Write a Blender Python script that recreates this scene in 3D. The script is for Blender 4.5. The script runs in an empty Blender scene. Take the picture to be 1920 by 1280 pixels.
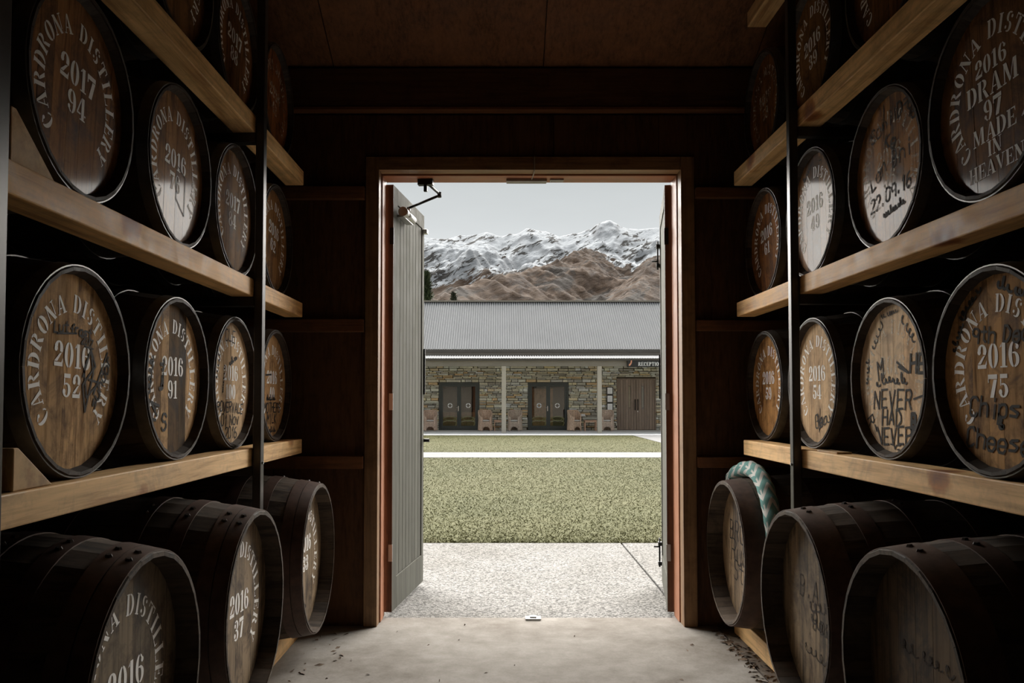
import bpy, math, random
from mathutils import Vector, Matrix, noise as mnoise
R = math.radians
PI = math.pi
scene = bpy.context.scene
COL = scene.collection

# ------------------------------------------------------------------ camera
CAM_H = 1.27
F_PX = 1530.0
cam_data = bpy.data.cameras.new('camera')
cam_data.sensor_fit = 'HORIZONTAL'
cam_data.sensor_width = 36.0
cam_data.lens = F_PX / 1920.0 * 36.0
TILT = 2.0
cam_data.shift_x = 20.0 / 1920.0
cam_data.shift_y = (112.0 - F_PX * math.tan(R(TILT))) / 1920.0
cam_data.clip_start = 0.05
cam_data.clip_end = 20000.0
cam = bpy.data.objects.new('camera', cam_data)
COL.objects.link(cam)
cam.location = (0, 0, CAM_H)
cam.rotation_euler = (R(90 + TILT), 0, 0)
scene.camera = cam

# ------------------------------------------------------------------ world: pale overcast sky
world = bpy.data.worlds.new('overcast_sky')
scene.world = world
world.use_nodes = True
wnt = world.node_tree
wnt.nodes.clear()
w_out = wnt.nodes.new('ShaderNodeOutputWorld')
w_bg = wnt.nodes.new('ShaderNodeBackground')
w_tc = wnt.nodes.new('ShaderNodeTexCoord')
w_sep = wnt.nodes.new('ShaderNodeSeparateXYZ')
w_ramp = wnt.nodes.new('ShaderNodeValToRGB')
w_noise = wnt.nodes.new('ShaderNodeTexNoise')
w_map = wnt.nodes.new('ShaderNodeMapping')
w_mix = wnt.nodes.new('ShaderNodeMixRGB')
w_map.inputs['Scale'].default_value = (3.0, 3.0, 11.0)
w_noise.inputs['Scale'].default_value = 1.4
w_noise.inputs['Detail'].default_value = 5.0
wnt.links.new(w_tc.outputs['Generated'], w_sep.inputs[0])
wnt.links.new(w_sep.outputs['Z'], w_ramp.inputs['Fac'])
wnt.links.new(w_tc.outputs['Generated'], w_map.inputs['Vector'])
wnt.links.new(w_map.outputs['Vector'], w_noise.inputs['Vector'])
cr = w_ramp.color_ramp
cr.elements[0].position = 0.17
cr.elements[0].color = (0.76, 0.79, 0.80, 1)
cr.elements[1].position = 0.30
cr.elements[1].color = (0.54, 0.575, 0.58, 1)
e = cr.elements.new(0.7)
e.color = (0.62, 0.65, 0.66, 1)
w_mix.blend_type = 'MULTIPLY'
w_mix.inputs['Fac'].default_value = 0.16
wnt.links.new(w_ramp.outputs['Color'], w_mix.inputs['Color1'])
wnt.links.new(w_noise.outputs['Fac'], w_mix.inputs['Color2'])
wnt.links.new(w_mix.outputs['Color'], w_bg.inputs['Color'])
w_bg.inputs['Strength'].default_value = 1.08
wnt.links.new(w_bg.outputs['Background'], w_out.inputs['Surface'])

# the sun behind thin cloud: very soft
sun_data = bpy.data.lights.new('veiled_sun', 'SUN')
sun_data.energy = 20.5
sun_data.angle = R(90)
sun_data.color = (1.0, 0.955, 0.89)
sun = bpy.data.objects.new('veiled_sun', sun_data)
COL.objects.link(sun)
sun.location = (0, 30, 30)
SUN_ELEV, SUN_AZ = 36.0, 0.0      # azimuth 0: ahead of the camera (+y)
d = Vector((math.sin(R(SUN_AZ)) * math.cos(R(SUN_ELEV)), math.cos(R(SUN_AZ)) * math.cos(R(SUN_ELEV)), math.sin(R(SUN_ELEV))))
sun.rotation_euler = d.to_track_quat('Z', 'Y').to_euler()

scene.view_settings.view_transform = 'Standard'
scene.view_settings.look = 'None'
scene.view_settings.gamma = 1.0
scene.view_settings.use_curve_mapping = False
scene.view_settings.exposure = 0.0

scene.cycles.use_adaptive_sampling = True
scene.cycles.adaptive_threshold = 0.05
scene.cycles.max_bounces = 7
scene.cycles.diffuse_bounces = 4
scene.cycles.glossy_bounces = 3
scene.cycles.transmission_bounces = 5
scene.cycles.transparent_max_bounces = 12

# ------------------------------------------------------------------ helpers
def tag(o, label=None, cat=None, group=None, kind=None):
    if label: o['label'] = label
    if cat: o['category'] = cat
    if group: o['group'] = group
    if kind: o['kind'] = kind
    return o

def link(o, parent=None):
    COL.objects.link(o)
    if parent is not None:
        o.parent = parent
    return o

def empty(name, loc=(0, 0, 0), rot=(0, 0, 0)):
    o = bpy.data.objects.new(name, None)
    o.empty_display_size = 0.1
    o.location = loc
    o.rotation_euler = rot
    return link(o)

class MB:
    """collects geometry for one mesh"""
    def __init__(self):
        self.v = []; self.f = []; self.sm = []
    def add(self, vs, fs, smooth=False):
        b = len(self.v)
        self.v += [tuple(p) for p in vs]
        for f in fs:
            self.f.append(tuple(i + b for i in f)); self.sm.append(smooth)
        return self
    def box(self, x0, x1, y0, y1, z0, z1):
        vs = [(x0,y0,z0),(x1,y0,z0),(x1,y1,z0),(x0,y1,z0),(x0,y0,z1),(x1,y0,z1),(x1,y1,z1),(x0,y1,z1)]
        return self.add(vs, [(0,3,2,1),(4,5,6,7),(0,1,5,4),(1,2,6,5),(2,3,7,6),(3,0,4,7)])
    def tube(self, pts, rad, n=8, caps=True, smooth=True):
        pts = [Vector(p) for p in pts]
        rads = rad if isinstance(rad, (list, tuple)) else [rad] * len(pts)
        vs = []; up = None
        for i, p in enumerate(pts):
            t = (pts[min(i + 1, len(pts) - 1)] - pts[max(i - 1, 0)]).normalized()
            if up is None:
                up = Vector((0, 0, 1)) if abs(t.z) < 0.9 else Vector((1, 0, 0))
            a = t.cross(up).normalized(); b = a.cross(t).normalized(); up = b
            for k in range(n):
                an = 2 * PI * k / n
                vs.append(p + (a * math.cos(an) + b * math.sin(an)) * rads[i])
        fs = []
        for i in range(len(pts) - 1):
            for k in range(n):
                k2 = (k + 1) % n
                fs.append((i*n + k, i*n + k2, (i+1)*n + k2, (i+1)*n + k))
        self.add(vs, fs, smooth)
        if caps:
            m = len(pts) - 1
            b0 = len(self.v) - len(vs)
            self.f.append(tuple(b0 + k for k in range(n))[::-1]); self.sm.append(False)
            self.f.append(tuple(b0 + m*n + k for k in range(n))); self.sm.append(False)
        return self
    def prism(self, poly, axis, a0, a1):
        """poly: list of 2D points, extruded along axis ('x','y','z') from a0 to a1"""
        n = len(poly)
        def P(p, a):
            return (a, p[0], p[1]) if axis == 'x' else ((p[0], a, p[1]) if axis == 'y' else (p[0], p[1], a))
        vs = [P(p, a0) for p in poly] + [P(p, a1) for p in poly]
        fs = [tuple(range(n))[::-1], tuple(range(n, 2*n))]
        for i in range(n):
            j = (i + 1) % n
            fs.append((i, j, n + j, n + i))
        return self.add(vs, fs)
    def mesh(self, name, mat=None):
        me = bpy.data.meshes.new(name)
        me.from_pydata(self.v, [], self.f)
        if any(self.sm):
            me.polygons.foreach_set('use_smooth', self.sm)
        if mat: me.materials.append(mat)
        me.update()
        return me
    def build(self, name, mat, parent=None, loc=None, rot=None, bevel=0, recalc=True):
        me = self.mesh(name, mat)
        if recalc:
            import bmesh
            bm = bmesh.new(); bm.from_mesh(me)
            bmesh.ops.recalc_face_normals(bm, faces=bm.faces)
            bm.to_mesh(me); bm.free()
        o = bpy.data.objects.new(name, me)
        link(o, parent)
        if loc: o.location = loc
        if rot: o.rotation_euler = rot
        if bevel:
            m = o.modifiers.new('bevel', 'BEVEL'); m.width = bevel; m.segments = 2; m.limit_method = 'ANGLE'
        return o

def inst(name, me, parent=None, loc=None, rot=None, color=None, scale=None):
    o = bpy.data.objects.new(name, me)
    link(o, parent)
    if loc: o.location = loc
    if rot: o.rotation_euler = rot
    if color: o.color = (*color, 1.0)
    if scale: o.scale = scale
    return o

# ------------------------------------------------------------------ materials
class Mat:
    def __init__(self, name):
        self.m = bpy.data.materials.new(name); self.m.use_nodes = True
        self.nt = self.m.node_tree
        self.p = self.nt.nodes['Principled BSDF']
    def n(self, typ, ins=None, **props):
        nd = self.nt.nodes.new(typ)
        for k, v in props.items(): setattr(nd, k, v)
        for k, v in (ins or {}).items(): self.set(nd.inputs[k], v)
        return nd
    def set(self, sock, v):
        if isinstance(v, bpy.types.NodeSocket): self.nt.links.new(v, sock)
        elif isinstance(v, (tuple, list)) and len(v) == 3 and sock.type == 'RGBA': sock.default_value = (*v, 1)
        else: sock.default_value = v
    def P(self, **kw):
        for k, v in kw.items(): self.set(self.p.inputs[k.replace('_', ' ')], v)
        return self
    def obj_coord(self, rnd=True, scale=(1, 1, 1)):
        tc = self.n('ShaderNodeTexCoord')
        v = tc.outputs['Object']
        if rnd:
            oi = self.n('ShaderNodeObjectInfo')
            ml = self.n('ShaderNodeMath', {0: oi.outputs['Random'], 1: 57.0}, operation='MULTIPLY')
            cx = self.n('ShaderNodeCombineXYZ', {0: ml.outputs[0], 1: ml.outputs[0], 2: ml.outputs[0]})
            v = self.n('ShaderNodeVectorMath', {0: v, 1: cx.outputs[0]}, operation='ADD').outputs[0]
        return self.n('ShaderNodeMapping', {'Vector': v, 'Scale': scale}).outputs[0]
    def noise(self, vec, scale, detail=5, rough=0.55, dist=0.0):
        return self.n('ShaderNodeTexNoise', {'Vector': vec, 'Scale': scale, 'Detail': detail, 'Roughness': rough, 'Distortion': dist}).outputs['Fac']
    def ramp(self, fac, stops):
        nd = self.n('ShaderNodeValToRGB', {'Fac': fac})
        el = nd.color_ramp.elements
        while len(el) < len(stops): el.new(0.5)
        for e_, (p, c) in zip(el, stops):
            e_.position = p
            e_.color = (c, c, c, 1) if isinstance(c, (int, float)) else (*c, 1)
        return nd.outputs['Color']
    def mix(self, fac, a, b, mode='MIX'):
        nd = self.n('ShaderNodeMixRGB', blend_type=mode)
        self.set(nd.inputs['Fac'], fac); self.set(nd.inputs['Color1'], a); self.set(nd.inputs['Color2'], b)
        return nd.outputs['Color']
    def math(self, op, a, b=0.0):
        return self.n('ShaderNodeMath', {0: a, 1: b}, operation=op).outputs[0]
    def bump(self, h, strength=0.3, dist=0.01):
        b = self.n('ShaderNodeBump', {'Height': h, 'Strength': strength, 'Distance': dist})
        self.set(self.p.inputs['Normal'], b.outputs['Normal'])
    def obj_color(self):
        return self.n('ShaderNodeObjectInfo').outputs['Color']

def plain(name, col, rough=0.6, metal=0.0, var=0.15, scale=8.0, spec=0.5, bump=0.0):
    M = Mat(name)
    v = M.obj_coord()
    f = M.noise(v, scale, 6, 0.6)
    c0 = tuple(c * (1 - var) for c in col); c1 = tuple(min(1, c * (1 + var)) for c in col)
    M.P(Base_Color=M.ramp(f, [(0.3, c0), (0.7, c1)]), Roughness=rough, Metallic=metal)
    M.set(M.p.inputs['Specular IOR Level'], spec)
    if bump: M.bump(f, bump, 0.01)
    return M.m

def wood(name, dark, light, stretch, rough=0.6, spec=0.4, fine=60.0, coarse=3.0, knots=0.0, blot=0.35, bump=0.25, tint=True, rvar=0.25, coat=0.0):
    """stretch: scale triple, small along the grain"""
    M = Mat(name)
    v = M.obj_coord(True, stretch)
    vu = M.obj_coord(True)
    g1 = M.noise(v, coarse, 4, 0.6, 0.6)
    gm = M.noise(v, coarse * 4.5, 5, 0.65, 0.8)
    g2 = M.noise(v, fine, 4, 0.7, 0.2)
    mixv = M.mix(0.42, M.mix(0.5, g1, gm), g2)
    col = M.ramp(mixv, [(0.38, dark), (0.50, light), (0.60, tuple(min(1, c * 1.22) for c in light))])
    streak = M.ramp(M.noise(v, coarse * 7.0, 3, 0.5, 1.0), [(0.30, (0.35, 0.28, 0.22)), (0.42, (1, 1, 1))])
    col = M.mix(blot * 0.8, col, streak, 'MULTIPLY')
    bl = M.noise(vu, 7.5, 5, 0.72, 0.5)
    col = M.mix(blot, col, M.ramp(bl, [(0.34, (0.16, 0.11, 0.075)), (0.53, (1, 1, 1))]), 'MULTIPLY')
    if knots:
        vo = M.n('ShaderNodeTexVoronoi', {'Vector': M.n('ShaderNodeMapping', {'Vector': vu, 'Scale': (3.0, 2.3, 3.0)}).outputs[0], 'Scale': 1.0})
        kn = M.ramp(M.math('ADD', vo.outputs['Distance'], M.math('MULTIPLY', M.noise(vu, 25, 3), 0.12)), [(0.13, (0.30, 0.13, 0.05)), (0.19, (0.55, 0.33, 0.17)), (0.25, (1, 1, 1))])
        col = M.mix(knots, col, kn, 'MULTIPLY')
    oi = M.n('ShaderNodeObjectInfo')
    rv = M.n('ShaderNodeMapRange', {'Value': oi.outputs['Random'], 'To Min': 1 - rvar, 'To Max': 1 + rvar * 0.7}).outputs[0]
    vm = M.n('ShaderNodeVectorMath', {0: col, 1: oi.outputs['Color']}, operation='MULTIPLY').outputs[0]
    vs = M.n('ShaderNodeVectorMath', {0: vm}, operation='SCALE'); M.set(vs.inputs['Scale'], rv)
    M.P(Base_Color=vs.outputs[0], Roughness=M.n('ShaderNodeMapRange', {'Value': bl, 'From Min': .3, 'From Max': .7, 'To Min': rough * 0.8, 'To Max': min(1, rough * 1.2)}).outputs[0])
    M.set(M.p.inputs['Specular IOR Level'], spec)
    if coat:
        M.P(Coat_Weight=coat, Coat_Roughness=0.10)
    M.bump(mixv, bump, 0.004)
    return M.m

m_head = wood('oak_head', (0.20, 0.105, 0.043), (0.58, 0.37, 0.19), (1, 1, 0.10), rough=0.8, spec=0.08, blot=0.85, bump=0.3, rvar=0.2)
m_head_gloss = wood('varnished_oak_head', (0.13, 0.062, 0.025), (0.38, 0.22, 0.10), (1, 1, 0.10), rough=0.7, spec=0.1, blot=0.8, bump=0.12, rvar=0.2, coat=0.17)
m_head_pale = wood('pale_oak_head', (0.36, 0.235, 0.135), (0.76, 0.57, 0.38), (1, 1, 0.10), rough=0.8, spec=0.08, blot=0.5, bump=0.3, rvar=0.12)
m_head_old = wood('weathered_oak_head', (0.030, 0.021, 0.014), (0.22, 0.165, 0.105), (1, 1, 0.07), rough=0.65, spec=0.25, blot=0.95, bump=0.4, rvar=0.2)
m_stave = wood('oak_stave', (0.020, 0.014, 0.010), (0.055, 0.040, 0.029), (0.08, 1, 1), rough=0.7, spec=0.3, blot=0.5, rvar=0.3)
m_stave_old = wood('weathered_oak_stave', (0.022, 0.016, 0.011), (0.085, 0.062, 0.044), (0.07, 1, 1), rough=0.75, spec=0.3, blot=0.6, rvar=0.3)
m_pine = wood('pine_beam', (0.46, 0.235, 0.08), (0.82, 0.52, 0.235), (1, 0.05, 1), rough=0.62, spec=0.35, fine=40, coarse=5, knots=0.9, blot=0.3, rvar=0.12)
m_wedge = wood('pine_wedge', (0.36, 0.20, 0.09), (0.6, 0.40, 0.2), (1, 0.3, 0.3), rough=0.7, spec=0.3, blot=0.3, rvar=0.1)
m_casing = wood('stained_casing', (0.14, 0.072, 0.03), (0.25, 0.14, 0.065), (1, 1, 0.05), rough=0.5, spec=0.4, blot=0.35, rvar=0.08)
m_casing_h = wood('stained_casing_head', (0.17, 0.085, 0.035), (0.30, 0.165, 0.075), (0.05, 1, 1), rough=0.5, spec=0.4, blot=0.35, rvar=0.08)
m_jamb = wood('stained_jamb', (0.26, 0.095, 0.042), (0.40, 0.165, 0.082), (1, 1, 0.05), rough=0.5, spec=0.4, blot=0.15, rvar=0.05)
m_jamb_h = wood('stained_jamb_head', (0.26, 0.095, 0.042), (0.40, 0.165, 0.082), (0.05, 1, 1), rough=0.5, spec=0.4, blot=0.15, rvar=0.05)
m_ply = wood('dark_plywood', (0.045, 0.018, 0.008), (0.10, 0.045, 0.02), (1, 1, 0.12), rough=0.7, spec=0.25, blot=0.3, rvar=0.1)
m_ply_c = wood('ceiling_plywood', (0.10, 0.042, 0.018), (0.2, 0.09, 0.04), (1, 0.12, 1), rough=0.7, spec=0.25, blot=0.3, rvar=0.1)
m_girt = wood('girt_timber', (0.10, 0.04, 0.018), (0.2, 0.085, 0.036), (0.05, 1, 1), rough=0.65, spec=0.3, rvar=0.1)
m_plate = wood('top_plate_timber', (0.06, 0.025, 0.012), (0.11, 0.05, 0.025), (0.05, 1, 1), rough=0.65, spec=0.3, rvar=0.1)
m_steel = plain('rack_steel', (0.050, 0.046, 0.042), 0.34, 0.35, 0.2, 14)
m_hoop = plain('rusty_hoop', (0.075, 0.043, 0.032), 0.5, 0.35, 0.35, 22, bump=0.1)
m_hoop_g = plain('dark_hoop', (0.10, 0.095, 0.09), 0.42, 0.6, 0.3, 22)
m_rivet = plain('rivet_steel', (0.05, 0.042, 0.04), 0.5, 0.5)
m_black = plain('black_metal', (0.012, 0.012, 0.012), 0.45, 0.3)
m_alu = plain('brushed_metal', (0.5, 0.5, 0.5), 0.35, 0.9, 0.1)

def paint_worn(name, col, cover=0.42):
    M = Mat(name)
    v = M.obj_coord()
    f = M.noise(v, 45, 5, 0.7)
    f2 = M.noise(v, 9, 3, 0.6)
    al = M.ramp(M.math('ADD', f, M.math('MULTIPLY', f2, 0.5)), [(cover + 0.12, 0.25), (cover + 0.26, 1.0)])
    M.P(Base_Color=col, Roughness=0.75, Alpha=al)
    M.set(M.p.inputs['Specular IOR Level'], 0.2)
    return M.m
m_stencil = paint_worn('stencil_paint', (0.95, 0.93, 0.89), 0.22)
m_stencil_faint = paint_worn('faint_stencil_paint', (0.72, 0.66, 0.56), 0.62)
m_marker = paint_worn('marker_ink', (0.016, 0.012, 0.010), 0.20)
m_marker_faint = paint_worn('faded_marker_ink', (0.04, 0.03, 0.024), 0.50)

def concrete_floor():
    M = Mat('trowelled_concrete')
    v = M.obj_coord(False)
    a = M.noise(v, 0.9, 6, 0.6, 0.5); b = M.noise(v, 7, 8, 0.7); c = M.noise(v, 90, 4, 0.6)
    col = M.ramp(M.mix(0.45, a, b), [(0.35, (0.135, 0.115, 0.094)), (0.5, (0.235, 0.216, 0.192)), (0.62, (0.315, 0.297, 0.272))])
    col = M.mix(0.3, col, M.ramp(c, [(0.4, 0.7), (0.6, 1.0)]), 'MULTIPLY')
    M.P(Base_Color=col, Roughness=M.n('ShaderNodeMapRange', {'Value': b, 'To Min': 0.7, 'To Max': 0.95}).outputs[0])
    M.set(M.p.inputs['Specular IOR Level'], 0.08)
    M.bump(M.mix(0.5, b, c), 0.12, 0.004)
    return M.m
m_floor = concrete_floor()
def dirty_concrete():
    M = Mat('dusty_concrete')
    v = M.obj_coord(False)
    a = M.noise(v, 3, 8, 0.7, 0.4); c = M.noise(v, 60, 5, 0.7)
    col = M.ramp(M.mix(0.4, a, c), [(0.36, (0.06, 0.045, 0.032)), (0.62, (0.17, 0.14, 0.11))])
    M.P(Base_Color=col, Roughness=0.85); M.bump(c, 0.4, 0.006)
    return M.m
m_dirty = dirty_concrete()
def aggregate(name, base, cell, contrast):
    M = Mat(name)
    v = M.obj_coord(False)
    vo = M.n('ShaderNodeTexVoronoi', {'Vector': v, 'Scale': cell})
    vc = M.n('ShaderNodeSeparateColor', {'Color': vo.outputs['Color']}).outputs[0]
    a = M.noise(v, 1.2, 6, 0.65)
    dk = tuple(c * contrast for c in base)
    col = M.ramp(vc, [(0.05, dk), (0.45, base), (0.95, tuple(min(1, c * 1.35) for c in base))])
    edge = M.ramp(vo.outputs['Distance'], [(0.3, 1.0), (0.75, 0.55)])
    col = M.mix(0.8, col, edge, 'MULTIPLY')
    col = M.mix(0.4, col, M.ramp(a, [(0.35, (0.6, 0.57, 0.52)), (0.6, (1, 1, 1))]), 'MULTIPLY')
    M.P(Base_Color=col, Roughness=0.95)
    M.set(M.p.inputs['Specular IOR Level'], 0.03)
    M.bump(M.math('SUBTRACT', 1.0, vo.outputs['Distance']), 0.5, 0.008)
    return M.m
m_apron = aggregate('exposed_aggregate', (0.250, 0.246, 0.238), 80, 0.50)
m_path = plain('pale_concrete_path', (0.23, 0.23, 0.232), 0.95, 0, 0.08, 2.0, spec=0.03)
def grass_mat(name, c0, c1, c2):
    M = Mat(name)
    v = M.obj_coord(False)
    a = M.noise(v, 0.55, 6, 0.6, 0.5); b = M.noise(M.n('ShaderNodeMapping', {'Vector': v, 'Scale': (1.0, 2.2, 1)}).outputs[0], 9, 6, 0.75); c = M.noise(v, 70, 3, 0.6)
    col = M.ramp(M.mix(0.55, a, b), [(0.36, c0), (0.5, c1), (0.64, c2)])
    col = M.mix(0.22, col, M.ramp(c, [(0.35, 0.55), (0.6, 1.1)]), 'MULTIPLY')
    M.P(Base_Color=col, Roughness=0.9)
    M.set(M.p.inputs['Specular IOR Level'], 0.15)
    M.bump(c, 0.25, 0.02)
    return M.m
m_lawn = grass_mat('lawn_turf', (0.058, 0.061, 0.021), (0.078, 0.078, 0.030), (0.094, 0.090, 0.040))
m_blade = grass_mat('grass_blade', (0.066, 0.068, 0.025), (0.084, 0.084, 0.033), (0.098, 0.094, 0.043))
m_earth = plain('bare_earth', (0.22, 0.19, 0.14), 0.95, 0, 0.3, 0.5)
m_doorpaint = wood('grey_green_door_paint', (0.080, 0.079, 0.065), (0.118, 0.117, 0.099), (1, 1, 0.06), rough=0.75, spec=0.15, fine=30, blot=0.22, bump=0.1, rvar=0.06)
m_dooredge = wood('door_edge_timber', (0.05, 0.022, 0.012), (0.11, 0.05, 0.025), (1, 1, 0.05), rough=0.6, rvar=0.05)
m_wing = plain('added_wing_cladding', (0.2, 0.18, 0.15), 0.8)  # for the added, unseen wings only

# ------------------------------------------------------------------ the barrel store: floor, walls, roof
ZW = 4.67            # inner face of the end wall
XL, XR = -2.35, 2.60
YB = -4.0
def struct(o): o['kind'] = 'structure'; return o

struct(MB().box(XL - .1, 1.212, YB, 4.846, -0.2, 0.0).build('floor', m_floor, bevel=0.006))
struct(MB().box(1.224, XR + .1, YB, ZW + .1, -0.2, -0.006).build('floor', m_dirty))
OX0, OX1, OZ = -0.730, 1.068, 2.628      # rough opening in the end wall
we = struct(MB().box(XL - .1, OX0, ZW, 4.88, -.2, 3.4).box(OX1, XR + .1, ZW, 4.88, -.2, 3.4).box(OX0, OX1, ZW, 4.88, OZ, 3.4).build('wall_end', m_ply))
# plywood lining sheets on the end wall, with open joints
for (x0, x1, z0, z1) in ((XL, -1.30, 0.0, 2.92), (-1.294, OX0 - .001, 0.0, 2.92), (OX0, 0.300, OZ + .002, 2.92), (0.305, 0.905, OZ + .002, 2.92), (0.91, OX1, OZ + .002, 2.92), (OX1 + .001, 1.50, 0.0, 2.92), (1.506, XR, 0.0, 2.92)):
    MB().box(x0, x1, ZW - .012, ZW + .001, z0 + .02, z1).build('plywood_sheet', m_ply, we)
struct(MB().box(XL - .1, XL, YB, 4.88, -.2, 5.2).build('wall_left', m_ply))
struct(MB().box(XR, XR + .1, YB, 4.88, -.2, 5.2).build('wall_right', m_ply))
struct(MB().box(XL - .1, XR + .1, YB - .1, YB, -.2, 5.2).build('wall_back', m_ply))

# sloping roof, eave over the door, with plywood ceiling sheets
SL = 0.45
def rz(y): return 3.155 + SL * (ZW - y)
RY = 0.5
roof = MB()
struct(MB().box(-11, XL - .1, 4.66, 4.88, -.2, 3.2).box(XR + .1, 11, 4.66, 4.88, -.2, 3.2).build('added_wing', m_wing))  # unseen wings added so the far glass doors reflect a dark building
x0, x1 = -11.3, 11.3  # roof carried out over the added wings for the same reflection
for (ya, yb) in ((5.40, RY), ):
    roof.add([(x0, ya, rz(ya) + .03), (x1, ya, rz(ya) + .03), (x1, yb, rz(yb) + .03), (x0, yb, rz(yb) + .03),
              (x0, ya, rz(ya) + .16), (x1, ya, rz(ya) + .16), (x1, yb, rz(yb) + .16), (x0, yb, rz(yb) + .16)],
             [(0,1,2,3),(4,7,6,5),(0,4,5,1),(1,5,6,2),(2,6,7,3),(3,7,4,0)])
zb = rz(RY)
roof.add([(x0, RY, zb + .03), (x1, RY, zb + .03), (x1, YB - .3, 3.0), (x0, YB - .3, 3.0), (x0, RY, zb + .16), (x1, RY, zb + .16), (x1, YB - .3, 3.13), (x0, YB - .3, 3.13)],
         [(0,1,2,3),(4,7,6,5),(0,4,5,1),(1,5,6,2),(2,6,7,3),(3,7,4,0)])
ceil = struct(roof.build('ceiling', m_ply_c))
for k in range(-2, 3):
    xa = 0.243 + 1.2 * (k - 0); xb = xa + 1.194
    xa = max(xa, XL); xb = min(xb, XR)
    if xb - xa < .2: continue
    for (ya, yb) in ((ZW - .02, 2.3), (2.293, RY)):
        MB().add([(xa, ya, rz(ya)), (xb, ya, rz(ya)), (xb, yb, rz(yb)), (xa, yb, rz(yb)), (xa, ya, rz(ya) + .028), (xb, ya, rz(ya) + .028), (xb, yb, rz(yb) + .028), (xa, yb, rz(yb) + .028)],
                 [(0,1,2,3),(4,7,6,5),(0,4,5,1),(1,5,6,2),(2,6,7,3),(3,7,4,0)]).build('ceiling_sheet', m_ply_c, ceil)
# top plate across the end wall and horizontal girts
struct(MB().box(XL, XR, ZW - .075, ZW - .013, 2.945, 3.17).build('trim_1', m_plate, bevel=.004))
struct(MB().box(XL, XR, ZW - .082, ZW - .013, 2.930, 2.944).build('trim_2', m_girt))  # lighter strip standing in for the plate's lit bottom edge
for i, zc in enumerate((0.925, 1.70, 2.46)):
    struct(MB().box(XL, -0.782, ZW - .058, ZW - .013, zc - .036, zc + .036).build('trim_%d' % (3 + 2*i), m_girt, bevel=.003))
    struct(MB().box(1.110, XR, ZW - .058, ZW - .013, zc - .03, zc + .03).build('trim_%d' % (4 + 2*i), m_girt, bevel=.003))

# door casing and jamb
cas = struct(MB().box(-0.778, -0.702, 4.640, 4.728, 0.0, 2.674).build('trim_9', m_casing, bevel=.003))
MB().box(1.030, 1.107, 4.640, 4.728, 0.0, 2.674).build('casing_leg', m_casing, cas, bevel=.003)
MB().box(-0.701, 1.029, 4.640, 4.728, 2.597, 2.674).build('casing_head', m_casing_h, cas, bevel=.003)
jb = struct(MB().box(-0.729, -0.694, 4.736, 4.885, 0.0, 2.624).build('trim_10', m_jamb, bevel=.003))
MB().box(1.024, 1.062, 4.736, 4.885, 0.0, 2.624).build('jamb_leg', m_jamb, jb, bevel=.003)
MB().box(-0.693, 1.023, 4.736, 4.885, 2.588, 2.624).build('jamb_head', m_jamb_h, jb, bevel=.003)

# little things on the jamb head
t = MB().box(.03, .27, 4.79, 4.85, 2.572, 2.5875).build('door_contact', plain('grey_plastic', (.33, .30, .27), .5), bevel=.003)
tag(t, 'small grey alarm contact strip screwed under the door head', 'sensor')
MB().box(.29, .37, 4.79, 4.84, 2.578, 2.5875).build('contact_magnet', t.data.materials[0], t, bevel=.002)
t = MB().tube([(.19, 4.634, 2.674), (.19, 4.634, 2.60), (.19, 4.636, 2.592), (.188, 4.70, 2.590), (.185, 4.735, 2.588), (.18, 4.79, 2.583)], .0035, 6).build('sensor_cable', plain('pale_cable', (.4, .36, .3), .5))
tag(t, 'thin pale cable running over the casing to the door head', 'cable')
t = MB().box(.14, .23, 4.775, 4.835, 0.0005, .012).box(.165, .205, 4.79, 4.82, .012, .02).build('floor_latch_plate', m_alu, bevel=.002)
tag(t, 'small metal latch plate on the concrete at the door threshold', 'latch')

# ------------------------------------------------------------------ store doors
def door_leaf(name, root_loc, rotz, side, label):
    """leaf runs along local +y from the hinge; side=+1: room face on +x"""
    W, H, T = 0.85, 2.563, 0.045
    root = empty(name, root_loc, (0, 0, rotz))
    root['kind'] = 'structure'; root['label'] = label
    def bx(nm, y0, y1, z0, z1, tx0=0.0, tx1=T, m=m_doorpaint, bev=.002):
        a, b = sorted((side * tx0, side * tx1))
        return MB().box(a, b, y0, y1, z0, z1).build(nm, m, root, bevel=bev)
    bx('hinge_stile', 0.006, 0.105, 0, H)
    bx('hinge_edge', 0.0, 0.006, 0, H, 0, T, m_dooredge, 0)
    bx('lock_stile', W - 0.06, W, 0, H)
    bx('top_rail', .106, W - .061, H - .10, H)
    bx('bottom_rail', .106, W - .061, 0, .19)
    n = 8
    for k in range(n):
        w = (W - .061 - .106) / n
        bx('board', .106 + k*w + .003, .106 + (k+1)*w - .003, .192, H - .102, .004, T - .006)
    bx('backing', .106, W - .061, .19, H - .10, .015, .022, m_dooredge, 0)
    for z in (.35, 1.25, 2.25):
        bx('hinge', -.006, .001, z - .05, z + .05, T*.55, T + .004, m_alu if z < 2 else m_black, 0)
    return root, W, H, T
dl, DW, DH, DT = door_leaf('door_1', (-0.697, 4.902, 0.017), R(-7.2), 1, 'grey-green boarded door leaf standing open on the left')
dr, _, _, _ = door_leaf('door_2', (1.035, 4.902, 0.017), R(-8.9), -1, 'grey-green boarded door leaf folded back on the right')
def loc_of(root, p):
    M_ = Matrix.Translation(root.location) @ root.rotation_euler.to_matrix().to_4x4()
    return M_.inverted() @ Vector(p)
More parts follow.
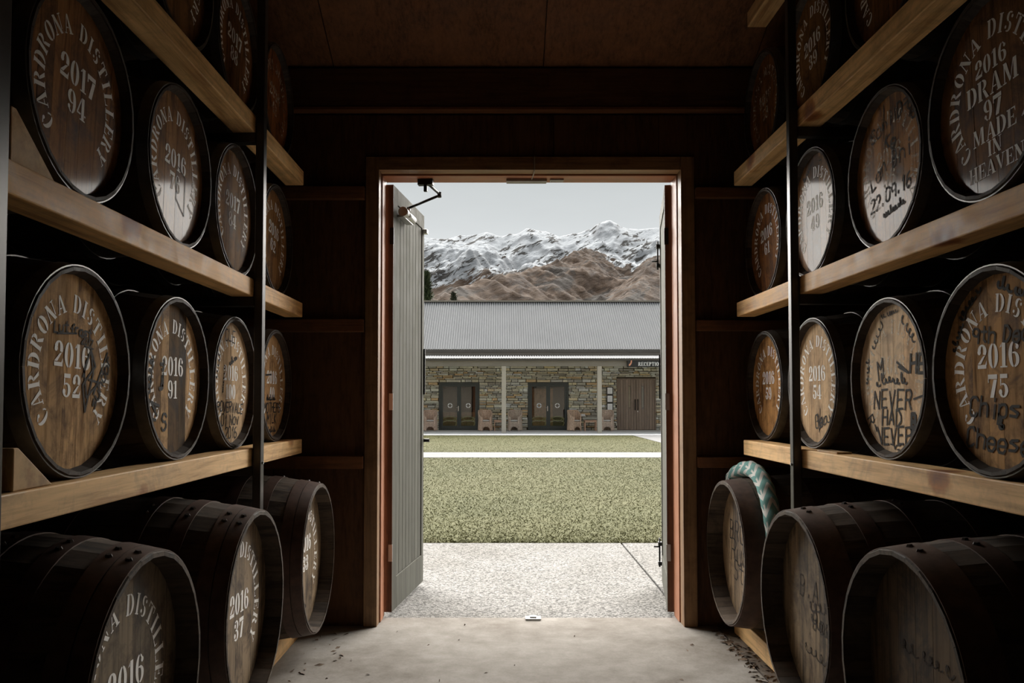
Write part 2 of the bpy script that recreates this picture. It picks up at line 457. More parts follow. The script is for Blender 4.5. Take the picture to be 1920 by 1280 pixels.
# closer on the left leaf
MB().tube([(.085, .07, 2.415), (.085, .13, 2.415)], .03, 12).tube([(.085, .13, 2.415), (.085, .33, 2.415)], .026, 12).box(.046, .09, .09, .32, 2.385, 2.40).tube([(.085, .22, 2.44), (.085, .22, 2.475)], .012, 8).build('closer_body', m_alu, dl)
pe = loc_of(dl, (-.385, 5.02, 2.545)); pb = loc_of(dl, (-.45, 4.82, 2.575))
MB().tube([(.085, .22, 2.47), tuple(pe)], .008, 6).tube([tuple(pe + Vector((0, 0, -.012))), tuple(pe + Vector((0, 0, .02)))], .014, 8).tube([tuple(pe + Vector((0,0,.01))), tuple(pb)], .008, 6).build('closer_arm', m_black, dl)
c = loc_of(dl, (-.45, 4.81, 2.565))
MB().box(c.x - .045, c.x + .045, c.y - .02, c.y + .02, c.z - .012, c.z + .022).box(c.x - .01, c.x + .01, c.y - .01, c.y + .01, c.z - .05, c.z).build('closer_bracket', m_black, dl)
MB().box(.046, .075, .80, .845, 2.43, 2.46).build('head_bolt', m_alu, dl, bevel=.003)
MB().tube([(.05, .835, .98), (.09, .835, .98)], .012, 8).build('knob', m_black, dl)
MB().tube([(-.045, .80, 1.30), (-.045, .80, 1.62)], .012, 8).tube([(-.045, .80, 1.32), (0, .80, 1.32)], .008, 6).tube([(-.045, .80, 1.60), (0, .80, 1.60)], .008, 6).build('pull_handle', m_black, dl)
MB().box(.045, .056, .838, .853, 1.30, 1.62).build('edge_plate', m_black, dl)
# bolts on the right leaf (room face is -x)
def bolt(z, flip):
    s = -1
    b = MB().tube([(-.06, .83, z - .1), (-.06, .83, z + .1)], .006, 8).box(-.07, -.046, .80, .845, z - .085, z - .06).box(-.07, -.046, .80, .845, z + .05, z + .075)
    b.tube([(-.06, .83, z + flip * .04), (-.10, .83, z + flip * .04)], .006, 6)
    return b.build('bolt', m_black, dr)
bolt(2.28, -1); bolt(.20, 1)
MB().box(-.056, -.046, .835, .853, 1.27, 1.58).build('edge_plate', m_black, dr)

# ------------------------------------------------------------------ racks: steel frames and pine beams
ROW_TOP = [1.065, 1.808, 2.536, 3.300]        # beam tops of rows two to five
BH = 0.078
def rack(side, face, posts):
    """face: x of beam front; posts: near/far y pairs"""
    s = -1 if side == 'left' else 1
    root = empty('barrel_rack', (face, posts[-1][0], 0))
    tag(root, 'dark steel upright frame of the %s barrel rack' % side, 'rack', 'steel rack frames')
    pf = -s * .04   # post stands in front of the beams
    for (ya, yb) in posts:
        yl, yh = ya - posts[-1][0], yb - posts[-1][0]
        a, b = sorted((pf, pf + s * .036))
        MB().box(a, b, yl, yh, 0.0, 3.55 if ya > 3 else 4.0).build('post', m_steel, root, bevel=.004)
        MB().tube([(pf - s*.001, (yl+yh)/2, 1.0), (pf - s*.006, (yl+yh)/2, 1.0)], .006, 8).build('bolt', m_alu, root)
        for zt in ROW_TOP:
            a, b = sorted((pf + s * .036, s * .98))
            z1 = zt - BH - .001
            MB().box(a, b, yl, yh, z1 - .042, z1).build('arm', m_steel, root, bevel=.003)
        a, b = sorted((s * .94, s * .98))
        MB().box(a, b, yl, yh, 0.0, 3.55 if ya > 3 else 4.0).build('rear_post', m_steel, root)
    return root
LF, RF = -1.09, 1.285
rack('left', LF, ((-.10, -.05), (1.675, 1.725), (3.57, 3.62)))
rack('right', RF, ((-.10, -.06), (1.60, 1.64), (3.49, 3.53)))
NTH = ['', 'second', 'third', 'fourth', 'topmost']
for side, face, s, jn, ends in (('left', LF, -1, 3.595, (4.47, 4.46, 4.46, 4.20)), ('right', RF, 1, 3.51, (4.34, 4.44, 4.47, 4.20))):
    for r, zt in enumerate(ROW_TOP):
        for part, ya, yb in (('long', .25, jn - .003), ('short', jn + .003, ends[r])):
            if side == 'left' and r == 3 and part == 'short': continue
            a, b = sorted((0, s * .10))
            dz = 0
            o = MB().box(a, b, ya - ya, yb - ya, -BH, 0).build('pine_beam', m_pine, None, (face, ya, zt + dz), bevel=.004)
            where = 'ahead of the steel post' if part == 'long' else 'stub beyond the steel post'
            if part == 'long':
                tag(o, 'long pine beam under the %s barrel row of the %s rack' % (NTH[r+1], side), 'beam', 'rack beams')
            else:
                tag(o, 'short pine beam beyond the post, %s row of the %s rack' % (NTH[r+1], side), 'beam', 'rack beams')
            o.color = (1, 1, 1, 1) if r != 1 else (.92, .84, .72, 1)
    a, b = sorted((0, s * .10))
    o = MB().box(a, b, 0, 4.25, 0, .10).build('floor_rail', m_pine, None, (face, .3, 0.001 if s < 0 else -.005), bevel=.004)
    tag(o, 'pine rail on the floor under the bottom barrels of the %s rack' % side, 'beam', 'rack beams')

def wedge(label, y0, z0, h, l, x0, x1):
    o = MB().prism([(0, 0), (l, 0), (.02, h), (0, h)], 'x', x0, x1).build('wedge', m_wedge, None, (0, y0, z0), bevel=.003)
    return tag(o, label, 'wedge', 'barrel chocks')
wedge('pine wedge chocking the near barrel of the left second row', 1.845, 1.066, .098, .165, -1.33, -1.10)
wedge('pine wedge chocking the near barrel of the left third row', 1.81, 1.809, .125, .185, -1.30, -1.10)
o = MB().box(0, .06, 0, .17, 0, .010).build('shim', m_wedge, None, (1.30, 3.17, 1.0625), (0, 0, R(4)), bevel=.002)
tag(o, 'thin wooden shim lying on the right rack beam beside barrel 54', 'shim')

# ------------------------------------------------------------------ lettering
def earc(cx, cy, rx, ry, a0, a1, tk, tn, n=12):
    out = []; inn = []
    for i in range(n + 1):
        a = R(a0 + (a1 - a0) * i / n)
        out.append((cx + rx * math.cos(a), cy + ry * math.sin(a)))
        inn.append((cx + (rx - tk) * math.cos(a), cy + (ry - tn) * math.sin(a)))
    # quads, so that every face stays convex
    return [[out[i], out[i+1], inn[i+1], inn[i]] for i in range(n)]
def rc(x0, y0, x1, y1): return [[(x0, y0), (x1, y0), (x1, y1), (x0, y1)]]
def ball(cx, cy, r): return [[(cx + r*math.cos(2*PI*k/10), cy + r*1.0*math.sin(2*PI*k/10)) for k in range(10)]]
def pg(*p): return [list(p)]
def stemS(x, w=.23): return rc(x, 0, x + w, 1) + rc(x - .08, 0, x + w + .08, .06) + rc(x - .08, .94, x + w + .08, 1)
G = {}
G['O'] = (.84, earc(.42, .5, .42, .52, 98, 262, .25, .07) + earc(.42, .5, .42, .52, -82, 82, .25, .07))
G['C'] = (.80, earc(.42, .5, .42, .52, 98, 262, .25, .07) + earc(.42, .5, .38, .52, 35, 80, .12, .09) + ball(.68, .74, .11) + earc(.42, .5, .38, .52, 280, 328, .1, .08))
G['D'] = (.84, rc(.06, 0, .29, 1) + rc(0, 0, .32, .06) + rc(0, .94, .32, 1) + earc(.38, .5, .46, .5, -88, 88, .25, .07))
G['R'] = (.88, rc(.06, 0, .29, 1) + rc(0, 0, .37, .06) + rc(0, .94, .32, 1) + earc(.38, .74, .36, .26, -85, 88, .22, .06) + pg((.40, .46), (.58, .46), (.88, 0), (.64, 0)))
G['P'] = (.78, rc(.06, 0, .29, 1) + rc(0, 0, .37, .06) + rc(0, .94, .32, 1) + earc(.36, .73, .38, .27, -88, 88, .22, .06))
G['A'] = (.92, pg((.10, 0), (.17, 0), (.41, .84), (.37, .96)) + pg((.40, 1), (.54, 1), (.88, 0), (.62, 0)) + rc(.24, .28, .50, .34) + rc(0, 0, .28, .06) + rc(.54, 0, .96, .06))
G['N'] = (.94, rc(.10, 0, .17, .86) + rc(0, 0, .28, .06) + pg((.0, 1), (.27, 1), (.84, 0), (.60, 0)) + rc(.76, .2, .83, 1) + rc(.64, .94, .94, 1))
G['I'] = (.42, stemS(.09))
G['S'] = (.66, earc(.33, .75, .31, .26, 55, 262, .21, .07) + earc(.33, .26, .32, .27, -118, 86, .22, .07) + ball(.55, .78, .09) + ball(.11, .22, .09))
G['T'] = (.84, rc(.30, 0, .53, .88) + rc(.18, 0, .65, .06) + rc(0, .91, .38, 1) + rc(.45, .91, .84, 1) + rc(0, .68, .07, .92) + rc(.77, .68, .84, .92))
G['L'] = (.78, rc(.08, 0, .31, 1) + rc(0, .94, .40, 1) + rc(0, 0, .35, .06) + rc(.39, 0, .78, .07) + pg((.68, .05), (.78, .05), (.78, .34)))
G['E'] = (.78, rc(.08, 0, .31, 1) + rc(0, .94, .35, 1) + rc(0, 0, .35, .06) + rc(.39, .93, .74, 1) + pg((.64, .95), (.74, .95), (.74, .70)) + rc(.35, .47, .56, .53) + rc(.53, .38, .59, .62) + rc(.39, 0, .78, .07) + pg((.66, .05), (.78, .05), (.78, .34)))
G['Y'] = (.86, rc(.32, 0, .55, .44) + rc(.22, 0, .65, .06) + pg((.02, 1), (.29, 1), (.54, .48), (.33, .48)) + pg((.66, .98), (.74, .98), (.55, .48), (.50, .52)) + rc(.58, .94, .86, 1))
G['H'] = (.94, stemS(.08) + stemS(.63) + rc(.35, .46, .59, .54))
G['M'] = (1.16, rc(.10, 0, .17, 1) + rc(0, 0, .27, .06) + pg((.06, 1), (.32, 1), (.60, .1), (.50, .0)) + pg((.80, 1), (.86, 1), (.58, .06), (.54, .12)) + rc(.82, 0, 1.05, 1) + rc(.74, 0, 1.14, .06))
G['V'] = (.90, pg((.02, 1), (.30, 1), (.54, .12), (.46, 0)) + pg((.74, 1), (.81, 1), (.52, .0), (.50, .14)) + rc(0, .94, .36, 1) + rc(.62, .94, .92, 1))
G['0'] = (.66, earc(.33, .5, .33, .52, 98, 262, .22, .06) + earc(.33, .5, .33, .52, -82, 82, .22, .06))
G['1'] = (.48, rc(.16, 0, .38, 1) + rc(.04, 0, .50, .06) + pg((.0, .80), (.13, .84), (.13, .97)))
G['2'] = (.68, earc(.35, .72, .31, .29, -35, 168, .22, .07) + ball(.15, .69, .12) + pg((.40, .50), (.58, .56), (.26, .19), (.04, .19)) + rc(.03, 0, .64, .16) + pg((.55, .15), (.66, .15), (.66, .34)))
G['3'] = (.66, earc(.30, .75, .30, .26, -78, 140, .21, .07) + earc(.30, .27, .34, .28, -140, 78, .22, .07) + ball(.12, .74, .11) + ball(.11, .26, .12) + rc(.2, .48, .36, .54))
G['4'] = (.72, rc(.36, 0, .58, 1) + rc(.26, 0, .68, .06) + pg((.0, .30), (.10, .30), (.33, .82), (.33, .98)) + rc(0, .22, .32, .30) + rc(.61, .22, .72, .30))
G['5'] = (.66, rc(.10, .82, .60, 1) + rc(.10, .50, .17, .80) + earc(.31, .31, .33, .31, -140, 118, .22, .07) + ball(.12, .24, .12))
G['6'] = (.68, earc(.34, .5, .34, .52, 98, 262, .22, .06) + earc(.34, .29, .33, .31, -86, 86, .21, .07) + earc(.34, .5, .30, .52, 35, 80, .1, .08) + ball(.54, .78, .1) + rc(.25, .53, .36, .59))
G['7'] = (.66, rc(0, .80, .66, 1) + pg((.40, .77), (.64, .77), (.40, 0), (.14, 0)) + rc(0, .64, .07, .80))
G['8'] = (.68, earc(.34, .75, .29, .26, 96, 264, .17, .07) + earc(.34, .75, .29, .26, -84, 84, .17, .07) + earc(.34, .26, .34, .28, 96, 264, .21, .07) + earc(.34, .26, .34, .28, -84, 84, .21, .07))
G['9'] = (.68, [[(.68 - x, 1 - y) for (x, y) in p] for p in G['6'][1]])

def text_polys(s, h, spacing=.10):
    """centred line of stencil text, height h -> polygons"""
    x = 0; out = []
    for ch in s:
        if ch == ' ': x += .5; continue
        w, ps = G[ch]
        out += [[(x + a, b) for (a, b) in p] for p in ps]
        x += w + spacing
    x -= spacing
    return [[((a - x/2) * h, (b - .5) * h) for (a, b) in p] for p in out]
def arc_polys(s, rad, h, a_start, a_end, sq=.92):
    n = len(s); out = []
    ws = [.45 if c == ' ' else G[c][0] for c in s]
    gap = .36
    tot = sum(ws) + gap * (n - 1)
    pos = 0
    for c, w in zip(s, ws):
        f = (pos + w / 2) / tot
        if c != ' ':
            a = R(a_start + (a_end - a_start) * f)
            rot = a - PI / 2
            for p in G[c][1]:
                q = []
                for (x, y) in p:
                    X = (x - w / 2) * h * sq; Y = (y - .5) * h + rad
                    q.append((X * math.cos(rot) - Y * math.sin(rot), X * math.sin(rot) + Y * math.cos(rot)))
                out.append(q)
        pos += w + gap
    return out

# single-stroke hand lettering on a 4 x 6 grid
ST = {
 'A': '00 26|26 40|12 32', 'B': '00 06|06 26 35 34 23 03|23 34 32 31 20 00', 'C': '45 36 16 05 01 10 30 41', 'D': '00 06|06 26 44 42 20 00',
 'E': '46 06 00 40|03 33', 'G': '45 36 16 05 01 10 30 41 43 23', 'H': '00 06|40 46|03 43', 'I': '20 26', 'K': '00 06|46 03 40', 'L': '06 00 40', 'M': '00 06 23 46 40',
 'N': '00 06 40 46', 'O': '16 05 01 10 30 41 45 36 16', 'P': '00 06 36 45 44 33 03', 'R': '00 06 36 45 44 33 03|23 40', 'S': '45 36 16 05 04 13 33 42 41 30 10 01',
 'T': '06 46|26 20', 'V': '06 20 46', 'Y': '06 23 46|23 20', 'X': '00 46|06 40', 'J': '46 41 30 10 01',
 '0': '16 05 01 10 30 41 45 36 16', '1': '14 26 20', '2': '05 16 36 45 44 00 40', '6': '36 15 02 01 10 30 41 42 33 13 02', '9': '40 45 36 16 05 04 13 33 44', '7': '06 46 10', '#': '10 26|30 46|02 42|04 44',
'W': '06 10 23 30 46', 'F': '00 06 46|03 33', 'U': '06 01 10 30 41 46', 'z': '04 44 00 40', 'f': '20 25 36 46|03 33', 'b': '06 00|03 14 34 43 41 30 10 01', 'x': '00 44|04 40',
 'h': '00 06|03 14 34 43 40', 'i': '20 24|25 26', 'p': '0- 04|03 14 34 43 41 30 10 01', 's': '44 14 03 13 42 31 01', 'e': '02 42 43 34 14 03 01 10 30 41', 'c': '43 34 14 03 01 10 30 41',
 'o': '14 03 01 10 30 41 43 34 14', 'v': '04 20 44', 't': '26 21 30 40|04 44', 'l': '20 26', 'r': '00 04|03 14 34', 'y': '04 20|44 0-', 'a': '43 34 14 03 01 10 30 41|44 40', 'n': '00 04|03 14 34 43 40', 'u': '04 01 10 30 41|44 40',
 'w': '04 10 23 30 44', 'd': '43 34 14 03 01 10 30 41|46 40', 'g': '43 34 14 03 01 10 30 41|44 4- 1-', 'k': '00 06|44 02 40', 'm': '00 04|03 14 23 20|23 34 43 40', '&': '40 05 16 25 02 01 10 20 42', '.': '10 11', '/': '00 46',
}
def stroke_lines(s, h, slant=.12, jit=.18, rnd=None, sp=5.4):
    rnd = rnd or random.Random(3); lines = []; x = 0
    for ch in s:
        if ch == ' ': x += 4; continue
        dy = rnd.uniform(-.4, .4)
        for stv in ST[ch].split('|'):
            pts = []
            for tok in stv.split():
                py = -2 if tok[1] == '-' else int(tok[1])
                px = int(tok[0])
                pts.append((px * .95 + x + rnd.uniform(-jit, jit), py + dy + rnd.uniform(-jit, jit)))
            lines.append(pts)
        x += sp * (.75 if ch in 'il1.' else 1)
    w = x - 1
    return [[((px - w/2 + slant * py) * h / 6, (py - 3) * h / 6) for (px, py) in l] for l in lines]
def scribble_lines(seed, w, h, loops=7):
    """illegible looping handwriting"""
    rnd = random.Random(seed); pts = []; lines = []
    per = 10; n = loops * per; x = 0.0
    amp = h * .4; tall = 1.0
    for i in range(n + 1):
        ph = 2 * PI * i / per
        if i % per == 0:
            tall = rnd.choice((.45, .55, .6, 1.15)); adv = rnd.uniform(.7, 1.3)
            if i and rnd.random() < .3:
                lines.append(pts); pts = []; x += .6
        x += adv / per
        pts.append((x + .34 * math.cos(ph), tall * amp * (math.sin(ph) + (.6 if tall > 1 else 0))))
    lines.append(pts)
    tot = max(x, 1e-3)
    return [[((px / tot - .5) * w, py) for (px, py) in l] for l in lines if len(l) > 1]
def xform(lines, u, v, rot=0.0):
    c, s_ = math.cos(R(rot)), math.sin(R(rot))
    return [[(u + x*c - y*s_, v + x*s_ + y*c) for (x, y) in l] for l in lines]
def ribbon_polys(lines, wd):
    out = []
    for l in lines:
        for (a, b) in zip(l[:-1], l[1:]):
            dx, dy = b[0]-a[0], b[1]-a[1]
            L = math.hypot(dx, dy)
            if L < 1e-6: continue
            nx, ny = -dy/L*wd/2, dx/L*wd/2
            ex, ey = dx/L*wd*.3, dy/L*wd*.3
            out.append([(a[0]+nx-ex, a[1]+ny-ey), (a[0]-nx-ex, a[1]-ny-ey), (b[0]-nx+ex, b[1]-ny+ey), (b[0]+nx+ex, b[1]+ny+ey)])
    return out
def polys_obj(name, polys, x, mat, parent, rot=0.0, clip=None, center=(0, 0, 0)):
    """polygons in the local y-z plane at height x (facing +x); every polygon a hair apart so none coincide"""
    vs = []; fs = []
    for i, p in enumerate(polys):
        if clip and any(a*a + b*b > clip*clip for (a, b) in p): continue
        # make counter-clockwise seen from +x
        ar = sum(p[k][0]*p[(k+1) % len(p)][1] - p[(k+1) % len(p)][0]*p[k][1] for k in range(len(p)))
        q = p if ar > 0 else p[::-1]
        b0 = len(vs)
        vs += [(x + (i % 7) * 4e-5, a, b) for (a, b) in q]
        fs.append(tuple(range(b0, b0 + len(q))))
    me = bpy.data.meshes.new(name); me.from_pydata(vs, [], fs); me.materials.append(mat); me.update()
    o = bpy.data.objects.new(name, me); link(o, parent)
    o.location = center
    o.rotation_euler = (R(rot), 0, 0)
    return o

# ------------------------------------------------------------------ barrels
class Spec: pass
def make_spec(key, L, Rh, Rb, N, recess, thk, hoops, m_st, m_hd, m_hp, rivets):
    S = Spec(); S.L, S.Rh, S.Rb, S.N, S.recess = L, Rh, Rb, N, recess
    def r(x): return Rb - (Rb - Rh) * ((2 * (-x) / L) - 1) ** 2
    S.r = r
    # one stave
    xs = [0.0, -.006, -recess, -L*.2, -L*.35, -L*.5, -L*.65, -L*.8, -L + recess, -L]
    ha = PI / N * .988
    vs = []
    for i, x in enumerate(xs):
        ro = r(x) - (.003 if i in (0, len(xs) - 1) else 0)
        ri = r(x) - (thk * .48 if i in (0, 1, len(xs) - 1) else thk)
        for (rr, a) in ((ro, -ha), (ro, ha), (ri, ha), (ri, -ha)):
            vs.append((x, rr * math.sin(a), rr * math.cos(a)))
    fs = [(3, 2, 1, 0), tuple(4*(len(xs)-1) + k for k in range(4))]
    for i in range(len(xs) - 1):
        for k in range(4):
            k2 = (k + 1) % 4
            fs.append((4*i + k, 4*i + k2, 4*(i+1) + k2, 4*(i+1) + k))
    mb = MB().add(vs, fs)
    S.stave = mb.mesh('stave', m_st)
    # hoops, as bands that follow the bulge
    S.hoops = []
    for (xa, xb) in hoops:
        ns = 64; mb = MB(); e = .0028
        def ring(x, rad): return [(x, rad*math.sin(2*PI*k/ns), rad*math.cos(2*PI*k/ns)) for k in range(ns)]
        def band(A, B, sm): mb.add(A + B, [(k, (k+1) % ns, ns + (k+1) % ns, ns + k) for k in range(ns)], sm)
        band(ring(xa, r(xa) + e), ring(xb, r(xb) + e), True)
        band(ring(xa, r(xa) - .001), ring(xa, r(xa) + e), False)
        band(ring(xb, r(xb) + e), ring(xb, r(xb) - .001), False)
        S.hoops.append((mb.mesh('hoop', m_hp), xa, xb))
    mb = MB()
    ns = 6
    vs = [(.011*math.cos(2*PI*k/ns), .011*math.sin(2*PI*k/ns), 0) for k in range(ns)] + [(.007*math.cos(2*PI*k/ns), .007*math.sin(2*PI*k/ns), .007) for k in range(ns)]
    fs = [(k, (k+1) % ns, ns + (k+1) % ns, ns + k) for k in range(ns)] + [tuple(range(ns, 2*ns))]
    S.rivet = mb.add(vs, fs).mesh('rivet', m_rivet)
    S.rivets = rivets
    # head boards: three cutting patterns
    Ri = r(-recess) - thk * .98
    S.Ri = Ri
    S.patterns = []
    for sd in (1, 2, 3):
        rnd = random.Random(sd * 7 + len(key))
        nb = 7 if sd != 2 else 6
        ws = [rnd.uniform(.8, 1.25) for _ in range(nb)]
        tot = sum(ws); cuts = [-Ri]; acc = 0
        for w in ws: acc += w; cuts.append(-Ri + 2*Ri*acc/tot)
        boards = []
        for (u0, u1) in zip(cuts[:-1], cuts[1:]):
            g = .0010 if rnd.random() < .22 else .00012
            a, b = u0 + (g if u0 > -Ri + 1e-4 else .0005), u1 - (g if u1 < Ri - 1e-4 else .0005)
            n = 9
            top = [(a + (b - a)*k/n, math.sqrt(max(0, Ri*Ri - (a + (b - a)*k/n)**2))) for k in range(n + 1)]
            poly = [(p[0], -p[1]) for p in top] + top[::-1]
            q = []
            for p in poly:
                if not q or math.hypot(p[0]-q[-1][0], p[1]-q[-1][1]) > 1e-4: q.append(p)
            if math.hypot(q[0][0]-q[-1][0], q[0][1]-q[-1][1]) < 1e-4: q.pop()
            cx = (a + b) / 2
            def ins(p): return (cx + (p[0]-cx) * (1 - .0003/((b-a)/2)), p[1] * (1 - .004))
            n_ = len(q)
            vs = [(0, *ins(p)) for p in q] + [(-.0005, *p) for p in q] + [(-.02, *p) for p in q]
            fs = [tuple(range(n_)), tuple(range(2*n_, 3*n_))[::-1]]
            for k in range(n_):
                k2 = (k+1) % n_
                fs += [(k, n_ + k, n_ + k2, k2), (n_ + k, 2*n_ + k, 2*n_ + k2, n_ + k2)]
            boards.append(MB().add(vs, fs).mesh('head_board', m_hd))
        S.patterns.append(boards)
    S.back = MB().prism([(Ri*math.cos(2*PI*k/32), Ri*math.sin(2*PI*k/32)) for k in range(32)], 'x', -L + recess, -L + recess + .02).mesh('rear_head', m_hd)
    return S
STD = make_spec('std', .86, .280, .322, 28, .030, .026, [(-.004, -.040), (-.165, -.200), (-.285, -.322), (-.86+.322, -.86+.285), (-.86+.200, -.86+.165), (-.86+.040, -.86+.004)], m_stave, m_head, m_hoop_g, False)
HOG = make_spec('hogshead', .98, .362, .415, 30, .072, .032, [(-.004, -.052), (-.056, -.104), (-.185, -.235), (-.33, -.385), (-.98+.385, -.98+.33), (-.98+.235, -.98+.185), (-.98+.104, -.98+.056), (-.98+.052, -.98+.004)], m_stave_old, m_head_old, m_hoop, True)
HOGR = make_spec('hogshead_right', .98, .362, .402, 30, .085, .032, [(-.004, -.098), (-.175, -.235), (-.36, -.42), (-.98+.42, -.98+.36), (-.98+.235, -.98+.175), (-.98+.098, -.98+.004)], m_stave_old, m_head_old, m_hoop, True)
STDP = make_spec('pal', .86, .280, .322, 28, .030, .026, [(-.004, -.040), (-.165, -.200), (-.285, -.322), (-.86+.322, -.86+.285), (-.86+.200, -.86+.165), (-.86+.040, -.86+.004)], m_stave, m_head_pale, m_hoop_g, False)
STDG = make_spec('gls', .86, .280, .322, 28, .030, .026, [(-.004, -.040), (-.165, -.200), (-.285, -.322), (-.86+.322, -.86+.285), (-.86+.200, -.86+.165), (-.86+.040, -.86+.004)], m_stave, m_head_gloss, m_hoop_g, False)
ARC = 'CARDRONA DISTILLERY'

def barrel(S, side, X, Y, zc, label, lines=(), arc=True, pat=0, roll=0.0, tint=(1, 1, 1), board_tint=None, hand=(), faint=False, seed=0, year_dy=0.0, group=None, dark_ink=False, yaw=0.0):
    rot = (0, 0, R(yaw)) if side == 'left' else (0, 0, PI + R(yaw))
    root = empty('barrel', (X, Y, zc - S.Rb), rot)
    tag(root, label, 'barrel', group or 'casks on the racks')
    C = (0, 0, S.Rb)
    rnd = random.Random(seed + 11)
    off = rnd.uniform(0, 1)
    for k in range(S.N):
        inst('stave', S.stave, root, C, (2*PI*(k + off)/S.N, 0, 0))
    seam = rnd.uniform(-.35, .35)
    for (me, xa, xb) in S.hoops:
        h = inst('hoop', me, root, C, (seam, 0, 0))
        if S.rivets:
            xm = (xa + xb) / 2
            for dy_ in (-.028, .028):
                rr = S.r(xm) + .002
                a = dy_ / rr
                sl = math.atan((S.r(xm + .01) - S.r(xm - .01)) / .02)
                inst('rivet', S.rivet, h, (xm, rr * math.sin(a), rr * math.cos(a)), (-a, -sl, 0))
    for i, me in enumerate(S.patterns[pat % 3]):
        bt = (board_tint or {}).get(i, (1, 1, 1))
        inst('head_board', me, root, (-S.recess, 0, S.Rb), (R(roll), 0, 0), tuple(a*b for a, b in zip(tint, bt)))
    inst('rear_head', S.back, root, C)
    D = 2 * S.Rh
    ms = m_stencil_faint if faint else m_stencil
    k = D * (.92 if S not in (STD, STDG, STDP) else 1.0)
    polys = []
    if arc: polys += arc_polys(ARC, .325 * k, .088 * k, 228, -44)
    for (s, v, hh) in lines:
        polys += [[(a, b + v * k) for (a, b) in p] for p in text_polys(s, hh * k)]
    if polys:
        o = polys_obj('stencil_lettering', polys, -S.recess + .0009, ms, root, roll, S.Ri * .985, C)
        o['label'] = 'white stencilled lettering'
    hp = []
    rn = random.Random(seed)
    for h in hand:
        if h[0] == 'w':      # word: text, u, v, height, rot, stroke width
            _, s, u, v, hh, ro, wd = h
            hp += ribbon_polys(xform(stroke_lines(s, hh * k, rnd=rn), u*k, v*k, ro), wd * k)
        elif h[0] == 's':    # scribble: seed, u, v, w, h, rot, stroke width
            _, sd, u, v, ww, hh, ro, wd = h
            hp += ribbon_polys(xform(scribble_lines(sd, ww*k, hh*k, max(3, int(ww/hh*1.6))), u*k, v*k, ro), wd * k)
        else:                # free polyline
            _, pts, wd = h
            hp += ribbon_polys([[(a*k, b*k) for (a, b) in pts]], wd * k)
    if hp:
        o = polys_obj('handwriting', hp, -S.recess + .0015, m_marker_faint if dark_ink else m_marker, root, roll, S.Ri * .985, C)
        o['label'] = 'black marker handwriting'
    return root

ZL = [2.18, 2.856, 3.515, 4.165]
ZR = [2.17, 2.866, 3.560, 4.235]
HLc, HRc = [-1.118, -1.122, -1.137, -1.142], [1.292, 1.345, 1.348, 1.357]
C2, C3, C4 = 1.350, 2.094, 2.818
def yr(y, n, dy=.075): return [(y, dy, .118), (n, dy - .145, .112)]
# left rack, second row
barrel(STD, 'left', HLc[0], ZL[0], C2, 'oak barrel stencilled 2016 and 52 with a black signature on its head', yr('2016', '52'), pat=0, seed=1, roll=-2, tint=(.96, .93, .88),
       hand=[('w', 'Lut', -.11, .20, .05, 4, .009), ('w', 'frost', .07, .20, .045, -4, .010), ('l', [(-.15, .165), (.03, .185)], .009), ('w', '2017', .13, .155, .035, -4, .008), ('l', [(.11, .13), (.19, .125)], .009),
             ('l', [(.10, -.02), (.17, .12), (.22, .04), (.10, -.06), (.13, -.19), (.2, .0), (.17, .12), (.11, .02), (.14, -.12), (.26, -.04), (.16, -.03)], .012), ('l', [(.21, -.1), (.34, .12)], .012), ('w', 'sundor', .285, -.03, .06, 58, .010)])
barrel(STD, 'left', HLc[1], ZL[1], C2, 'oak barrel stencilled 2016 and 91 with a large dark stain', yr('2016', '91'), pat=2, seed=2, board_tint={1: (.55, .5, .45), 2: (.95, .95, .95), 3: (.26, .25, .25), 4: (.22, .22, .22)},
       hand=[('s', 4, -.33, -.02, .34, .09, 80, .018), ('w', 'AA', -.28, -.22, .11, 70, .018), ('w', 'S', -.12, -.27, .10, 0, .016), ('s', 9, -.15, .02, .2, .05, 85, .02)])
barrel(STDP, 'left', HLc[2], ZL[2], C2, 'oak barrel stencilled 2016 and 100 with handwriting below, beside the left post', yr('2016', '100'), pat=1, seed=3, tint=(.78, .72, .64),
       hand=[('w', 'CLE', -.02, .36, .09, -2, .010), ('w', 'ROVERVALE', .0, -.19, .075, -2, .010), ('w', '01 Nov', .0, -.285, .085, 0, .010), ('w', '2016', .02, -.385, .085, 0, .010), ('s', 5, -.28, .12, .22, .06, 70, .008), ('s', 6, .05, .17, .18, .05, 20, .014), ('s', 15, -.16, .02, .2, .04, 80, .009)])
barrel(STD, 'left', HLc[3], ZL[3], C2, 'oak barrel stencilled 2016 and 40, second row of left rack by end wall', yr('2016', '40'), pat=0, seed=4, tint=(.8, .72, .64),
       hand=[('w', 'MOTHERS', .02, -.20, .085, 0, .012), ('w', 'MILK', .0, -.30, .085, 0, .012), ('l', [(-.2, .09), (-.02, .10)], .016), ('s', 8, -.02, -.12, .3, .05, 0, .012), ('s', 12, .0, -.41, .24, .05, 0, .012)])
